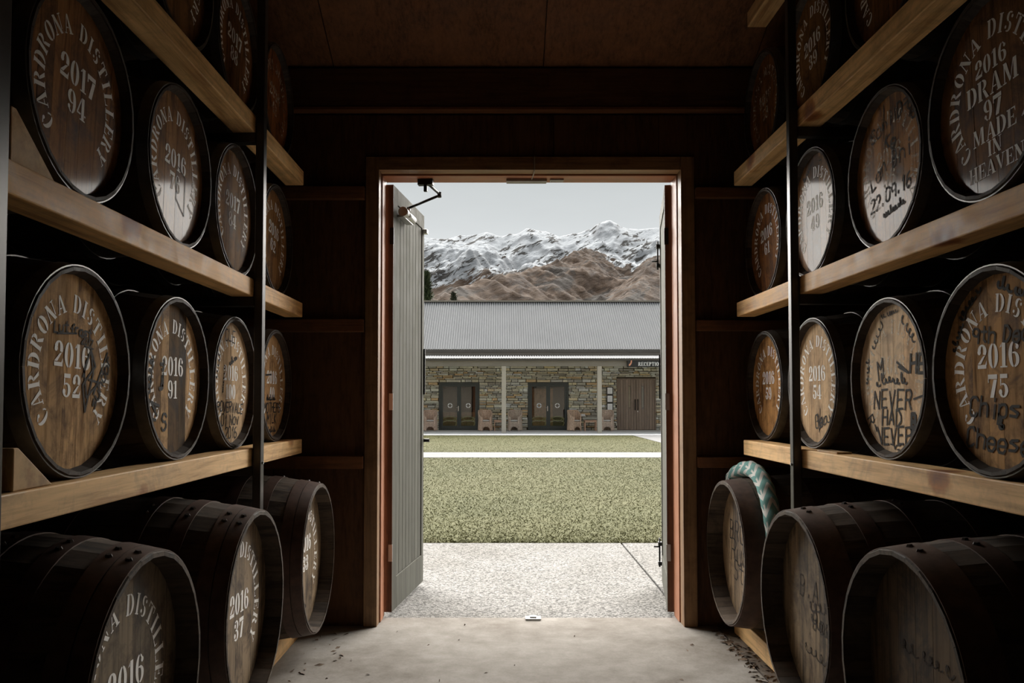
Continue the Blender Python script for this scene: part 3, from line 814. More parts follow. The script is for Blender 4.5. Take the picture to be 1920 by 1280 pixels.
# left rack, third row
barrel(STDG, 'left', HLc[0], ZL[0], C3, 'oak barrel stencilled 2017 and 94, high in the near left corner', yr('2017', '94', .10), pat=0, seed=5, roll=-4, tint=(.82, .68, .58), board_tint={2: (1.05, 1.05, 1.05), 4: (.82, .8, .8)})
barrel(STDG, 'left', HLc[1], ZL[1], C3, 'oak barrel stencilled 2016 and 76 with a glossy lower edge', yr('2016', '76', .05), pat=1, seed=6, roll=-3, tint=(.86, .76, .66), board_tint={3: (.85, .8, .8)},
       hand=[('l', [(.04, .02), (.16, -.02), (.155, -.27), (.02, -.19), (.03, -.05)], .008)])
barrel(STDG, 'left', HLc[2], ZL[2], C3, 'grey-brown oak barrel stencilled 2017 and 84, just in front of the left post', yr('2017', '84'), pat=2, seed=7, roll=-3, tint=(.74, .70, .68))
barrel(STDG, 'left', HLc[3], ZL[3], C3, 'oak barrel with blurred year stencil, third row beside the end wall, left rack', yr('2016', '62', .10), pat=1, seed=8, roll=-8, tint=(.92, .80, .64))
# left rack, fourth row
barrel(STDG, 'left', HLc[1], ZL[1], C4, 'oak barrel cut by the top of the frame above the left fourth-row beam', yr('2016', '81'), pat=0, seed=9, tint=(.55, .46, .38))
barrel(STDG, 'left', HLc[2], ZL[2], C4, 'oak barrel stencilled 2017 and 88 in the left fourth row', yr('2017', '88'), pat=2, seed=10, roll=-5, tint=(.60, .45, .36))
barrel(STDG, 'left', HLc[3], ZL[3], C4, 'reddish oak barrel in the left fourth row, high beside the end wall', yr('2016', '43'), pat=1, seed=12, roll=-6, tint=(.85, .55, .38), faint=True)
# right rack, second row
barrel(STD, 'right', HRc[0], ZR[0], C2, 'oak barrel stencilled 2016 and 75 with Chips & Cheese written on it', yr('2016', '75'), pat=0, seed=13, tint=(.80, .72, .62),
       hand=[('w', '9th Dec', .02, .175, .075, -2, .012), ('w', 'Chips', -.04, -.17, .095, -3, .014), ('w', '&', .02, -.25, .05, 0, .014), ('w', 'Cheese', -.02, -.335, .095, -3, .014), ('s', 20, -.20, .36, .22, .06, 35, .014), ('s', 21, .10, .38, .2, .06, -20, .014), ('s', 22, -.32, .2, .2, .05, 60, .012)])
barrel(STDP, 'right', HRc[1], ZR[1], C2, 'pale oak barrel written all over, reading NEVER HAD NEVER', [('2016', .085, .118), ('64', -.06, .10)], pat=1, seed=14, tint=(1, 1, 1), faint=True, board_tint={4: (1.06, .98, .9)},
       hand=[('w', 'NEVER', -.01, -.13, .115, 0, .014), ('w', 'HAD', -.02, -.245, .10, 0, .014), ('w', 'NEVER', .0, -.36, .105, 3, .014), ('w', 'TME', .02, -.44, .05, 0, .010), ('w', 'HE', .31, .08, .11, 0, .020), ('w', 'B', .26, -.26, .09, 0, .026), ('w', 'P', .25, -.33, .06, 0, .02),
             ('w', 'M', -.16, .06, .12, 15, .012), ('s', 31, -.12, -.02, .22, .08, 10, .012), ('s', 32, .1, -.02, .2, .07, 0, .013), ('s', 33, -.2, .27, .2, .08, 50, .008), ('s', 34, -.03, .41, .22, .05, 5, .007), ('s', 35, .2, .3, .22, .08, -45, .010), ('l', [(.06, .10), (.2, .03), (.08, .07)], .016), ('w', 'RT', -.29, -.30, .08, -60, .011), ('s', 36, -.34, .05, .16, .05, 80, .01), ('l', [(.26, -.13), (.37, -.11)], .012)])
barrel(STDP, 'right', HRc[2], ZR[2], C2, 'oak barrel stencilled 2016 and 54 with a looping signature, behind the right post', yr('2016', '54'), pat=2, seed=15, tint=(.82, .76, .68),
       hand=[('w', 'Gery', .12, -.28, .10, 12, .010), ('s', 41, .12, -.30, .24, .12, 15, .008), ('l', [(.06, -.2), (.03, -.38), (.09, -.26)], .009)])
barrel(STD, 'right', HRc[3], ZR[3], C2, 'oak barrel stencilled 2016 and 59, second row of right rack by end wall', yr('2016', '59'), pat=0, seed=16, tint=(.92, .76, .56))
# right rack, third row
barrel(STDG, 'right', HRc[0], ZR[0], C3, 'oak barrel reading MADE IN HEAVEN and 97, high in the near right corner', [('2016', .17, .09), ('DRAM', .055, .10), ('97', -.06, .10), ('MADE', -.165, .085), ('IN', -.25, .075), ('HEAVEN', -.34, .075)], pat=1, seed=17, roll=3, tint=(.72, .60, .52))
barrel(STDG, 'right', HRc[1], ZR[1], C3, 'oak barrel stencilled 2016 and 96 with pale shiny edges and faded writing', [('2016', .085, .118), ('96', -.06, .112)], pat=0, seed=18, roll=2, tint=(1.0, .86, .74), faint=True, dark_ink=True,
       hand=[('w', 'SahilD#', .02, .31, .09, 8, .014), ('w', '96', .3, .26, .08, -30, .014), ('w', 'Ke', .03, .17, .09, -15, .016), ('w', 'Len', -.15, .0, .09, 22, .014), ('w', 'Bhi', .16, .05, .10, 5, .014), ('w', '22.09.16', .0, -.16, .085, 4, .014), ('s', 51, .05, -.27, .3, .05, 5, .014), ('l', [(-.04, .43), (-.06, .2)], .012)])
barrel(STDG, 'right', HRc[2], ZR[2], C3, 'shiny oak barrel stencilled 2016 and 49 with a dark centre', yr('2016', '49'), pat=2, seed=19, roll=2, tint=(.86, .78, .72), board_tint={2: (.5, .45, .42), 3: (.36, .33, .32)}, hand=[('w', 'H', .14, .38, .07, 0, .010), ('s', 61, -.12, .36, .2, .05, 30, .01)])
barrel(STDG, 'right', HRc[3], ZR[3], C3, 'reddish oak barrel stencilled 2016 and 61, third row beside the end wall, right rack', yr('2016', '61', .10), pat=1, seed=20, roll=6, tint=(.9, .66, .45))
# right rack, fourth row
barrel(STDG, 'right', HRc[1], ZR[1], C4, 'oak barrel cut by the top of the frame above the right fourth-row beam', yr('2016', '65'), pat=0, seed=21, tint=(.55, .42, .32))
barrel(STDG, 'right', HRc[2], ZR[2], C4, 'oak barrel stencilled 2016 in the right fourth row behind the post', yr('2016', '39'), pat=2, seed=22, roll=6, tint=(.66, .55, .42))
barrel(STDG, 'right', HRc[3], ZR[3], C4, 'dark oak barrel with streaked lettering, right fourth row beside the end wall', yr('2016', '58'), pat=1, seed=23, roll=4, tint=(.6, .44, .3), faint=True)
# bottom rows: big weathered casks on floor rails
CB = .493
barrel(HOG, 'left', -.955, 2.26, CB, 'big weathered cask stencilled 2016 and 46 on the floor, nearest on the left', yr('2016', '46', .03), pat=0, seed=24, group='big floor casks')
barrel(HOG, 'left', -.915, 3.10, CB, 'big weathered cask stencilled 2016 and 37, middle one of the left floor row', yr('2016', '37', .03), pat=2, seed=25, roll=-2, tint=(1.1, 1.05, 1), group='big floor casks')
barrel(HOG, 'left', -.905, 4.10, CB, 'big weathered cask stencilled 2016 and 33 beside the door on the left', yr('2016', '33', .10), pat=1, seed=26, tint=(1.2, 1.15, 1.1), group='big floor casks', hand=[('s', 71, -.1, -.36, .22, .05, 0, .012)])
barrel(HOGR, 'right', 1.09, 2.285, CB, 'big dark weathered cask on the floor, nearest on the right', (), False, pat=0, seed=27, tint=(.6, .52, .44), group='big floor casks', hand=[('s', 82, .0, .1, .4, .1, 0, .008)], dark_ink=True)
barrel(HOGR, 'right', 1.088, 3.095, CB, 'big weathered cask with faded scrawls, middle one of the right floor row', (), False, pat=2, seed=28, tint=(1.0, .95, .88), group='big floor casks', dark_ink=True,
       hand=[('w', 'B.A', -.06, .10, .12, 0, .010), ('s', 85, .08, .02, .3, .12, 10, .010), ('s', 86, .1, -.08, .3, .1, -10, .010), ('s', 87, .0, -.25, .3, .1, 0, .008), ('w', 'Bon', .12, -.06, .1, 0, .010)])
TOWEL_Y, TOWEL_X = 4.24, 1.150
barrel(HOGR, 'right', TOWEL_X, TOWEL_Y, CB, 'big weathered cask with a patterned roll draped over it, beside the door', (), False, pat=1, seed=29, tint=(1.15, 1.05, .95), group='big floor casks',
       hand=[('w', 'BROWN', .04, .14, .15, 0, .011), ('w', 'Ruby', .04, -.02, .17, 0, .011), ('w', 'Stix', .06, -.17, .15, -4, .010), ('w', 'A', .1, -.33, .1, 0, .010)])

# rolled patterned fabric over the far right floor cask
def snake_mat():
    M = Mat('chevron_fabric')
    uv = M.n('ShaderNodeUVMap')
    sep = M.n('ShaderNodeSeparateXYZ', {0: uv.outputs[0]})
    u, v = sep.outputs[0], sep.outputs[1]
    tri = M.math('ABSOLUTE', M.math('SUBTRACT', M.math('FRACT', M.math('MULTIPLY', u, 3.0)), .5))
    s = M.math('FRACT', M.math('ADD', M.math('MULTIPLY', v, 11.0), M.math('MULTIPLY', tri, 1.6)))
    line1 = M.math('LESS_THAN', s, .36)
    line2 = M.math('LESS_THAN', M.math('ABSOLUTE', M.math('SUBTRACT', M.math('FRACT', M.math('MULTIPLY', u, 3.0)), .5)), .06)
    ln = M.math('MAXIMUM', line1, M.math('MULTIPLY', line2, M.math('GREATER_THAN', s, .62)))
    w = M.noise(M.obj_coord(False), 300, 3)
    c = M.mix(ln, (.20, .40, .38), (.74, .74, .71))
    c = M.mix(.35, c, M.ramp(w, [(.35, .7), (.6, 1.05)]), 'MULTIPLY')
    M.P(Base_Color=c, Roughness=.95)
    M.set(M.p.inputs['Specular IOR Level'], .15)
    return M.m
n_ = 40; ring_n = 18; vs = []; fs = []; uvs = []
for i in range(n_ + 1):
    t_ = i / n_
    ang = R(128 - 128 * t_)                       # around the cask, measured from the near side (-y) upwards
    tr = .041 * (1 if .04 < t_ < .97 else .75) * (1 + .05 * math.sin(i * 1.7))
    rr = HOGR.r(-.14) + .004 + tr * .96
    bx_ = TOWEL_X + .105 + .05 * t_ + .02 * math.sin(t_ * 5)
    cy, cz = TOWEL_Y - rr * math.cos(ang), CB + rr * math.sin(ang)
    ry, rz_ = -math.cos(ang), math.sin(ang)
    for k in range(ring_n):
        a = 2 * PI * k / ring_n
        vs.append((bx_ + tr * math.sin(a), cy + ry * tr * math.cos(a), cz + rz_ * tr * math.cos(a)))
me = bpy.data.meshes.new('fabric_roll')
for i in range(n_):
    for k in range(ring_n):
        k2 = (k + 1) % ring_n
        fs.append((i*ring_n + k, i*ring_n + k2, (i+1)*ring_n + k2, (i+1)*ring_n + k))
        uvs += [(k/ring_n, i/n_), ((k+1)/ring_n, i/n_), ((k+1)/ring_n, (i+1)/n_), (k/ring_n, (i+1)/n_)]
fs.append(tuple(range(ring_n))[::-1]); fs.append(tuple(n_*ring_n + k for k in range(ring_n)))
uvs += [(0, 0)] * (2 * ring_n)
me.from_pydata(vs, [], fs)
ul = me.uv_layers.new(name='UVMap')
for i, q in enumerate(uvs): ul.data[i].uv = q
me.polygons.foreach_set('use_smooth', [True] * (len(fs) - 2) + [False] * 2)
me.materials.append(snake_mat()); me.update()
o = inst('fabric_roll', me)
tag(o, 'rolled teal and white chevron fabric draped over a floor cask', 'fabric roll')

# dry debris swept against the right slab edge and the left rail
rnd = random.Random(5)
mb = MB()
for i in range(260):
    if i < 190:
        y = rnd.uniform(3.56, 4.6); x = 1.16 + abs(rnd.gauss(0, .10)); z = .001 if x < 1.21 else -.005
    elif i < 235:
        y = rnd.uniform(3.3, 4.6); x = -1.0 + abs(rnd.gauss(0, .10)); z = .001
    else:
        y = rnd.uniform(2.8, 4.7); x = rnd.uniform(-.8, 1.1); z = .001
    l = rnd.uniform(.006, .028) * (1 if i < 235 else .6); w = l * rnd.uniform(.15, .5); a = rnd.uniform(0, 6.3)
    ca, sa = math.cos(a), math.sin(a)
    hgt = rnd.uniform(.002, .010)
    pts = [(-l, 0, 0), (0, -w, 0), (l, 0, hgt * .5), (0, w, hgt)]
    mb.add([(x + p*ca - q*sa, y + p*sa + q*ca, z + zz) for (p, q, zz) in pts], [(0, 1, 2), (0, 2, 3)])
o = mb.build('dry_debris', plain('dry_leaf', (.12, .08, .05), .9, 0, .5, 30), recalc=False)
tag(o, 'scattered dry leaf crumbs and grit on the concrete floor', 'debris', kind='stuff')

# ------------------------------------------------------------------ the yard
struct(MB().box(-400, 400, 4.89, 900, -.6, -.16).build('ground', m_earth))
ap = struct(MB().box(-9, 1.082, 4.848, 7.46, -.3, -.015).build('apron', m_apron, bevel=.004))
MB().box(1.096, 9, 4.848, 7.46, -.3, -.015).build('apron_slab', m_apron, ap, bevel=.004)
lw = struct(MB().box(-20, 4.93, 7.465, 18.6, -.3, -.012).build('lawn', m_lawn))
MB().box(-20, 4.93, 20.5, 30.75, -.3, -.012).build('lawn_panel', m_lawn, lw)
struct(MB().box(-20, 4.93, 18.605, 20.495, -.3, -.006).build('garden_path', m_path))
struct(MB().box(4.94, 8.0, 7.465, 30.75, -.3, -.006).build('side_path', m_path))
m_porch = plain('white_porch_concrete', (0.85, 0.85, 0.85), 0.95, 0, 0.05, 2.0, spec=0.03)
struct(MB().box(-16, 18, 30.76, 36.3, -.3, .0).build('porch_floor', m_porch))
struct(MB().box(8.01, 30, 7.465, 30.75, -.3, -.02).build('side_lawn', m_lawn))

import numpy as np
def grass(nblade, x0, x1, y0, y1, h0, h1, seed, name, label):
    rg = np.random.default_rng(seed)
    y = y0 + (y1 - y0) * rg.random(nblade) ** 1.5
    x = x0 + (x1 - x0) * rg.random(nblade)
    h = h0 + (h1 - h0) * rg.random(nblade)
    a = rg.random(nblade) * 2 * PI
    w = .0035 + .004 * rg.random(nblade)
    lean = .022 * rg.standard_normal((nblade, 2))
    z = -.014
    v = np.zeros((nblade, 3, 3), dtype=np.float32)
    v[:, 0] = np.stack([x - w*np.cos(a), y - w*np.sin(a), np.full(nblade, z)], 1)
    v[:, 1] = np.stack([x + w*np.cos(a), y + w*np.sin(a), np.full(nblade, z)], 1)
    v[:, 2] = np.stack([x + lean[:, 0], y + lean[:, 1], z + h], 1)
    me = bpy.data.meshes.new(name)
    me.vertices.add(nblade * 3); me.loops.add(nblade * 3); me.polygons.add(nblade)
    me.vertices.foreach_set('co', v.ravel())
    me.loops.foreach_set('vertex_index', np.arange(nblade * 3, dtype=np.int32))
    me.polygons.foreach_set('loop_start', np.arange(0, nblade * 3, 3, dtype=np.int32))
    me.polygons.foreach_set('loop_total', np.full(nblade, 3, dtype=np.int32))
    me.materials.append(m_blade); me.update(); me.validate()
    o = inst(name, me)
    tag(o, label, 'grass', kind='stuff')
grass(150000, -5.0, 4.92, 7.47, 18.58, .008, .022, 1, 'grass', 'short mown grass on the near lawn beyond the apron')
grass(40000, -6.0, 4.92, 20.5, 30.7, .008, .022, 2, 'grass', 'short mown grass on the far lawn before the porch')

# ------------------------------------------------------------------ the reception building
BW = 36.0
m_zinc = plain('zincalume_roofing', (0.265, 0.272, 0.282), 0.8, 0.0, 0.06, 0.6, spec=0.05)
m_fascia = plain('taupe_fascia', (0.245, 0.225, 0.19), 0.6, 0, 0.06, 2)
m_postp = plain('taupe_post_paint', (0.46, 0.425, 0.36), 0.6, 0, 0.06, 2)
m_gutter = plain('dark_gutter', (0.075, 0.068, 0.058), 0.5, 0, 0.1, 2)
m_soffit = plain('soffit_board', (0.25, 0.22, 0.18), 0.8)
m_mortar = plain('dark_joint_mortar', (0.10, 0.085, 0.06), 0.95, 0, 0.3, 4)  # dark mortar backing between the stones
m_alum = plain('charcoal_joinery', (0.052, 0.062, 0.058), 0.45, 0.1, 0.1)
def glass_mat():
    M = Mat('tinted_glass')
    M.P(Base_Color=(0.80, 0.78, 0.72), Roughness=0.02, Transmission_Weight=1.0, IOR=1.45)
    return M.m
m_glass = glass_mat()
m_white = plain('white_film', (0.93, 0.93, 0.92), 0.6, 0, 0.03)
m_film = plain('pale_etched_film', (0.50, 0.50, 0.24), 0.6, 0, 0.05)
m_chrome = plain('satin_handle', (0.6, 0.6, 0.6), 0.3, 0.9, 0.05)
m_doorbrown = wood('brown_door_paint', (0.19, 0.14, 0.105), (0.29, 0.22, 0.17), (1, 1, .06), rough=.6, fine=30, blot=.15, bump=.1, rvar=.08)
m_innerwood = wood('inner_door_wood', (0.5, 0.26, 0.12), (0.75, 0.42, 0.2), (1, 1, .06), rough=.5, rvar=.05)
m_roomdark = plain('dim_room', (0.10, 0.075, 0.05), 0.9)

bld = empty('reception_building', (2, BW, 0))
tag(bld, 'long low stone reception building with corrugated iron roof and verandah', 'building')
def part(mb, name, mat, parent=bld, bevel=0):
    base = Vector((0, 0, 0))
    p = parent
    while p is not None: base += p.location; p = p.parent
    mb.v = [(v[0]-base.x, v[1]-base.y, v[2]-base.z) for v in mb.v]
    return mb.build(name, mat, parent, bevel=bevel)
X0, X1 = -15.0, 18.0
DOORS = [(-2.75, -.98, 2.09), (1.18, 2.96, 2.09), (5.10, 6.81, 2.27)]
wall = MB()
xs = [X0] + [v for dd in DOORS for v in dd[:2]] + [X1]
for i in range(0, len(xs), 2): wall.box(xs[i], xs[i+1], BW + .12, BW + .4, -.1, 3.55)
for (a, b, h) in DOORS: wall.box(a, b, BW + .12, BW + .4, h, 3.55)
wallo = part(wall, 'wall', m_mortar)
# schist stones in uneven courses
def stone_mat(attr):
    M = Mat('schist_stone' + ('_field' if attr else ''))
    base = M.n('ShaderNodeVertexColor', layer_name='Col').outputs['Color'] if attr else M.obj_color()
    v = M.obj_coord(not attr)
    f = M.noise(v, 9 if attr else 5, 6, .7)
    c = M.mix(.55, base, M.ramp(f, [(.3, .45), (.65, 1.15)]), 'MULTIPLY')
    M.P(Base_Color=c, Roughness=.85); M.bump(f, .5, .02)
    return M.m
m_stone, m_stonef = stone_mat(False), stone_mat(True)
PAL = [(.42, .39, .30), (.48, .45, .36), (.36, .34, .28), (.52, .48, .38), (.33, .32, .29), (.45, .37, .25), (.40, .40, .36), (.56, .53, .44), (.27, .25, .21), (.46, .33, .19), (.38, .35, .26)]
rnd = random.Random(42)
stones = []
z = 0.0
while z < 3.3:
    ch = rnd.choice((.045, .055, .065, .075, .09, .12))
    x = X0 + rnd.uniform(0, .3)
    while x < X1:
        l = rnd.uniform(.14, .50) * (1.5 if rnd.random() < .18 else 1)
        a, b = x + .006, x + l - .006
        hh = ch * (rnd.uniform(.82, 1.0))
        for (da, db, dh) in DOORS:
            if z < dh + .01:
                if a < da < b: b = da - .01
                elif a < db < b: a = db + .01
                elif a >= da and b <= db: b = a
        if b - a > .05:
            stones.append((a, b, z + .004, z + hh - .004, rnd.uniform(.0, .075), rnd.choice(PAL), rnd.uniform(.75, 1.15)))
        x += l
    z += ch
vis = [s for s in stones if -4.6 < s[0] < 7.6]
vis.sort(key=lambda s: -((s[1]-s[0]) * (s[3]-s[2])))
big = vis[:300]
bigset = set(id(s) for s in big)
def chip(seed):
    r_ = random.Random(seed); j = lambda: r_.uniform(-.06, .06)
    # unit stone: x -.5..5, z -.5...5, front y=-.5 roughened
    vs = [(-.5 + abs(j()), -.5 + j(), -.5 + abs(j())), (.5 - abs(j()), -.5 + j(), -.5 + abs(j())), (.5 - abs(j()), -.5 + j(), .5 - abs(j())), (-.5 + abs(j()), -.5 + j(), .5 - abs(j())), (-.5, .5, -.5), (.5, .5, -.5), (.5, .5, .5), (-.5, .5, .5), (j(), -.5 - .1, j())]
    fs = [(0, 1, 8), (1, 2, 8), (2, 3, 8), (3, 0, 8), (0, 4, 5, 1), (1, 5, 6, 2), (2, 6, 7, 3), (3, 7, 4, 0)]
    return vs, fs
chips = []
for k in range(8):
    vs, fs = chip(k)
    chips.append(MB().add(vs, fs).mesh('stone', m_stone))
for i, (a, b, z0, z1, dp, c, br) in enumerate(big):
    dpt = .11 + dp
    o = inst('stone', chips[i % 8], wallo, (((a+b)/2) - 2, (BW + .13 - dpt/2) - BW, (z0+z1)/2), None, tuple(min(.85, v * br * 1.85) for v in c), (b-a, dpt, z1-z0))
mbv = []; mbf = []; cols = []
for i, (a, b, z0, z1, dp, c, br) in enumerate(stones):
    if id(stones[i]) in bigset: continue
    vs, fs = chip(i % 97)
    dpt = .11 + dp; b0 = len(mbv)
    for v in vs: mbv.append(((a+b)/2 - 2 + v[0]*(b-a), .13 - dpt/2 + v[1]*dpt, (z0+z1)/2 + v[2]*(z1-z0)))
    for f in fs:
        mbf.append(tuple(q + b0 for q in f)); cols += [(*[min(.85, v*br*1.85) for v in c], 1.0)] * len(f)
me = bpy.data.meshes.new('small_stones'); me.from_pydata(mbv, [], mbf)
ca = me.color_attributes.new('Col', 'FLOAT_COLOR', 'CORNER')
ca.data.foreach_set('color', [q for c in cols for q in c])
me.materials.append(m_stonef); me.update()
inst('small_stones', me, wallo)['kind'] = 'stuff'

# corrugated roofs
def corrugated(name, ya, za, yb, zb, pitch, amp, lo=X0 - .6, hi=X1 + .6):
    n = int((hi - lo) / pitch * 6)
    nrm = Vector((0, -(zb - za), yb - ya)).normalized()
    vs = []; fs = []
    for i in range(n + 1):
        x = lo + (hi - lo) * i / n
        d_ = amp * math.cos(2 * PI * x / pitch)
        for (y, z_) in ((ya, za), (yb, zb)):
            vs.append((x, y + nrm.y * d_, z_ + nrm.z * d_))
    for i in range(n): fs.append((2*i, 2*i + 2, 2*i + 3, 2*i + 1))
    mb = MB().add(vs, fs, True)
    mb.v = [(v[0]-2, v[1]-BW, v[2]) for v in mb.v]
    return mb.build(name, m_zinc, bld, recalc=False)
corrugated('roof', 35.45, 3.52, 39.1, 6.05, .105, .036)
corrugated('rear_roof', 42.75, 3.52, 39.1, 6.05, .105, .036)
corrugated('verandah_roof', 32.72, 2.985, 35.98, 3.30, .105, .022)
part(MB().box(X0 - .6, X1 + .6, 38.95, 39.25, 6.03, 6.10), 'ridge_cap', m_fascia)
part(MB().box(X0 - .6, X1 + .6, 35.32, 35.46, 3.40, 3.515), 'roof_gutter', m_gutter)
part(MB().box(X0 - .6, X1 + .6, 35.47, 35.52, 3.22, 3.45), 'upper_fascia', m_fascia)
part(MB().box(X0 - .6, X1 + .6, 35.52, 36.1, 3.36, 3.40), 'soffit', m_soffit)
part(MB().box(X0 - .6, X1 + .6, 32.60, 32.74, 2.90, 2.985), 'verandah_gutter', m_gutter)
part(MB().box(X0 - .6, X1 + .6, 32.78, 32.98, 2.68, 2.90), 'verandah_beam', m_fascia)
part(MB().box(X0, X1, 32.98, 36.0, 2.90, 2.93), 'verandah_lining', m_soffit)
for xp in (-11.55, -7.68, -3.83, .10, 3.95, 7.80, 11.65):
    pst = part(MB().box(xp - .088, xp + .088, 32.79, 32.965, 0, 2.68), 'post', m_postp, bevel=.006)
    part(MB().box(xp - .06, xp + .06, 32.81, 32.945, -.0, .03), 'post_shoe', m_gutter, pst)
# dim room behind the glazed doors
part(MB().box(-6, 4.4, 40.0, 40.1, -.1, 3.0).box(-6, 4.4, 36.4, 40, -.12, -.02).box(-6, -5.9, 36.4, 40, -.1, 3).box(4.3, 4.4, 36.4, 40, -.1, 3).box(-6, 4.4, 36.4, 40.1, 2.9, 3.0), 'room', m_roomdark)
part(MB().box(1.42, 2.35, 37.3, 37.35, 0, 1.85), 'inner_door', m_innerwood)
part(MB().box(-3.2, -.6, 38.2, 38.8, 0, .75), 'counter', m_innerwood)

def glazed_door(x0, x1, h):
    fy0, fy1 = BW + .02, BW + .10
    fr = MB().box(x0, x0 + .08, fy0, fy1 + .1, 0, h).box(x1 - .08, x1, fy0, fy1 + .1, 0, h).box(x0 + .08, x1 - .08, fy0, fy1 + .1, h - .08, h).box(x0 + .08, x1 - .08, fy0, fy1 + .1, 0, .05)
    xm = (x0 + x1) / 2
    fro = part(fr, 'glazed_door', m_alum)
    for s, (a, b) in enumerate(((x0 + .085, xm - .002), (xm + .002, x1 - .085))):
        sash = MB()
        sash.box(a, a + .085, fy0 + .02, fy1, .055, h - .085).box(b - .085, b, fy0 + .02, fy1, .055, h - .085).box(a + .085, b - .085, fy0 + .02, fy1, h - .17, h - .085).box(a + .085, b - .085, fy0 + .02, fy1, .055, .19)
        part(sash, 'sash', m_alum, fro)
        ga, gb = a + .085, b - .085
        part(MB().box(ga, gb, fy0 + .055, fy0 + .061, .19, h - .17), 'pane', m_glass, fro)
        cx, cz = (ga + gb)/2, 1.08
        # ring decal of four arcs
        yv = fy0 + .0535
        polys = []
        for q in range(4):
            polys += earc(cx, cz, .11, .11, 90*q + 7 - 0, 90*q + 83, .045, .045, 6)
        mb = MB()
        for p in polys: mb.add([(u, yv, w) for (u, w) in p], [(0, 1, 2, 3)])
        part(mb, 'ring_decal', m_white, fro)
        # etched grass-like arcs low on the glass
        mb = MB(); wd = gb - ga
        for (zc, rise, sc, tail) in ((.50, .10, .98, -.09), (.34, .10, 1.0, -.14), (.50, -.10, .7, 0)):
            ptsl = []
            for k in range(15):
                t_ = k / 14 * 2 - 1
                ptsl.append((cx + t_ * wd * .49 * sc, zc + rise * (1 - t_*t_) - .0))
            if tail: ptsl.append((ptsl[-1][0] - .06, zc + tail))
            for p in ribbon_polys([ptsl], .020): mb.add([(u, yv, w) for (u, w) in p if True], [(0, 1, 2, 3)])
        part(mb, 'etched_lines', m_film, fro)
    part(MB().box(xm - .045, xm - .015, fy0 - .012, fy0 + .02, .84, 1.06).tube([(xm - .03, fy0 - .01, .99), (xm - .03, fy0 - .05, .99), (xm - .15, fy0 - .05, .99)], .011, 6), 'handle', m_chrome, fro)
for dd in DOORS[:2]: glazed_door(*dd)
# boarded double door
x0, x1, h = DOORS[2]
dro = part(MB().box(x0, x0 + .04, BW + .02, BW + .2, 0, h).box(x1 - .04, x1, BW + .02, BW + .2, 0, h).box(x0 + .04, x1 - .04, BW + .02, BW + .2, h - .04, h).box(x0 + .04, x1 - .04, BW + .13, BW + .16, 0, h - .04), 'boarded_door', m_doorbrown)
xm = (x0 + x1)/2
for s, (a, b) in enumerate(((x0 + .045, xm - .004), (xm + .004, x1 - .045))):
    n = 7
    for k in range(n):
        w = (b - a) / n
        xa, xb = a + k*w + .004, a + (k+1)*w - .004
        slit = (k == 4) if s == 0 else (k == 2)
        if slit:
            part(MB().box(xa, xb, BW + .05, BW + .10, .02, .95), 'board', m_doorbrown, dro)
            part(MB().box(xa, xb, BW + .05, BW + .10, 1.95, h - .045), 'board', m_doorbrown, dro)
            part(MB().box(xa + .005, xb - .005, BW + .07, BW + .08, .95, 1.95), 'pane', m_glass, dro)
            part(MB().box(xa + .02, xb - .02, BW + .10, BW + .105, 1.0, 1.92), 'slit_panel', plain('warm_inner_wall', (.5, .42, .28), .8), dro)  # pale tan panel close behind the slit pane
        else:
            part(MB().box(xa, xb, BW + .05, BW + .10, .02, h - .045), 'board', m_doorbrown, dro)
    px = xm - .06 if s == 0 else xm + .06
    part(MB().tube([(px, BW - .03, .88), (px, BW - .03, 1.36)], .018, 8).tube([(px, BW - .03, .92), (px, BW + .06, .92)], .012, 6).tube([(px, BW - .03, 1.32), (px, BW + .06, 1.32)], .012, 6), 'pull_handle', m_black, dro)
part(MB().tube([(xm + .06, BW + .03, .82), (xm + .06, BW + .05, .82)], .022, 10), 'lock', m_chrome, dro)

# reception sign on the verandah beam
sg = empty('reception_sign', (5.04, 32.60, 2.64))
tag(sg, 'black RECEPTION sign with a copper hook mark on the verandah beam', 'sign')
m_signb = plain('sign_black', (.012, .013, .013), .5)
m_copper = plain('copper_mark', (.75, .33, .20), .5, 0, .1)
MB().box(0, 2.05, -.03, .17, 0, .245).build('sign_board', m_signb, sg, bevel=.004)
mb = MB()
for p in text_polys('RECEPTION', .155, .14):
    mb.add([(u * .74 + .90, -.034, w + .118) for (u, w) in p], [tuple(range(len(p)))])
mb.build('sign_lettering', m_white, sg, recalc=False)
mb = MB()
for p in earc(.045, .235, .135, .20, -85, 8, .05, .075, 10): mb.add([(u, -.034, w) for (u, w) in p], [(0, 1, 2, 3)])
mb.build('hook_mark', m_copper, sg, recalc=False)
# menu frames on the wall
for k in range(4):
    zt = 1.905 - k * .352
    lbl = ['framed notice on the stone wall, topmost of four', 'framed notice on the stone wall, second from top', 'framed notice on the stone wall, third from top', 'framed notice low on the stone wall, behind a wicker chair'][k]
    o = empty('notice_frame', (4.63, BW - .098, zt - .345)); tag(o, lbl, 'notice', 'framed notices')
    MB().box(0, .29, -.01, .02, 0, .342).build('frame', m_black, o, bevel=.004)
    MB().box(.035, .255, -.014, -.0101, .035, .307).build('sheet', m_white, o)
    mb = MB()
    for q in range(7): mb.box(.075, .215 - .03 * (q % 3), -.0150, -.0142, .09 + q*.022, .094 + q*.022)
    mb.build('print', plain('grey_print', (.45, .46, .48), .8), o)
o = MB().box(0, .18, -.06, 0, 0, .105).build('socket_box', m_white, None, (3.50, BW - .062, .61), bevel=.008)
tag(o, 'small white box fixed to the stone wall above the right side table', 'box')

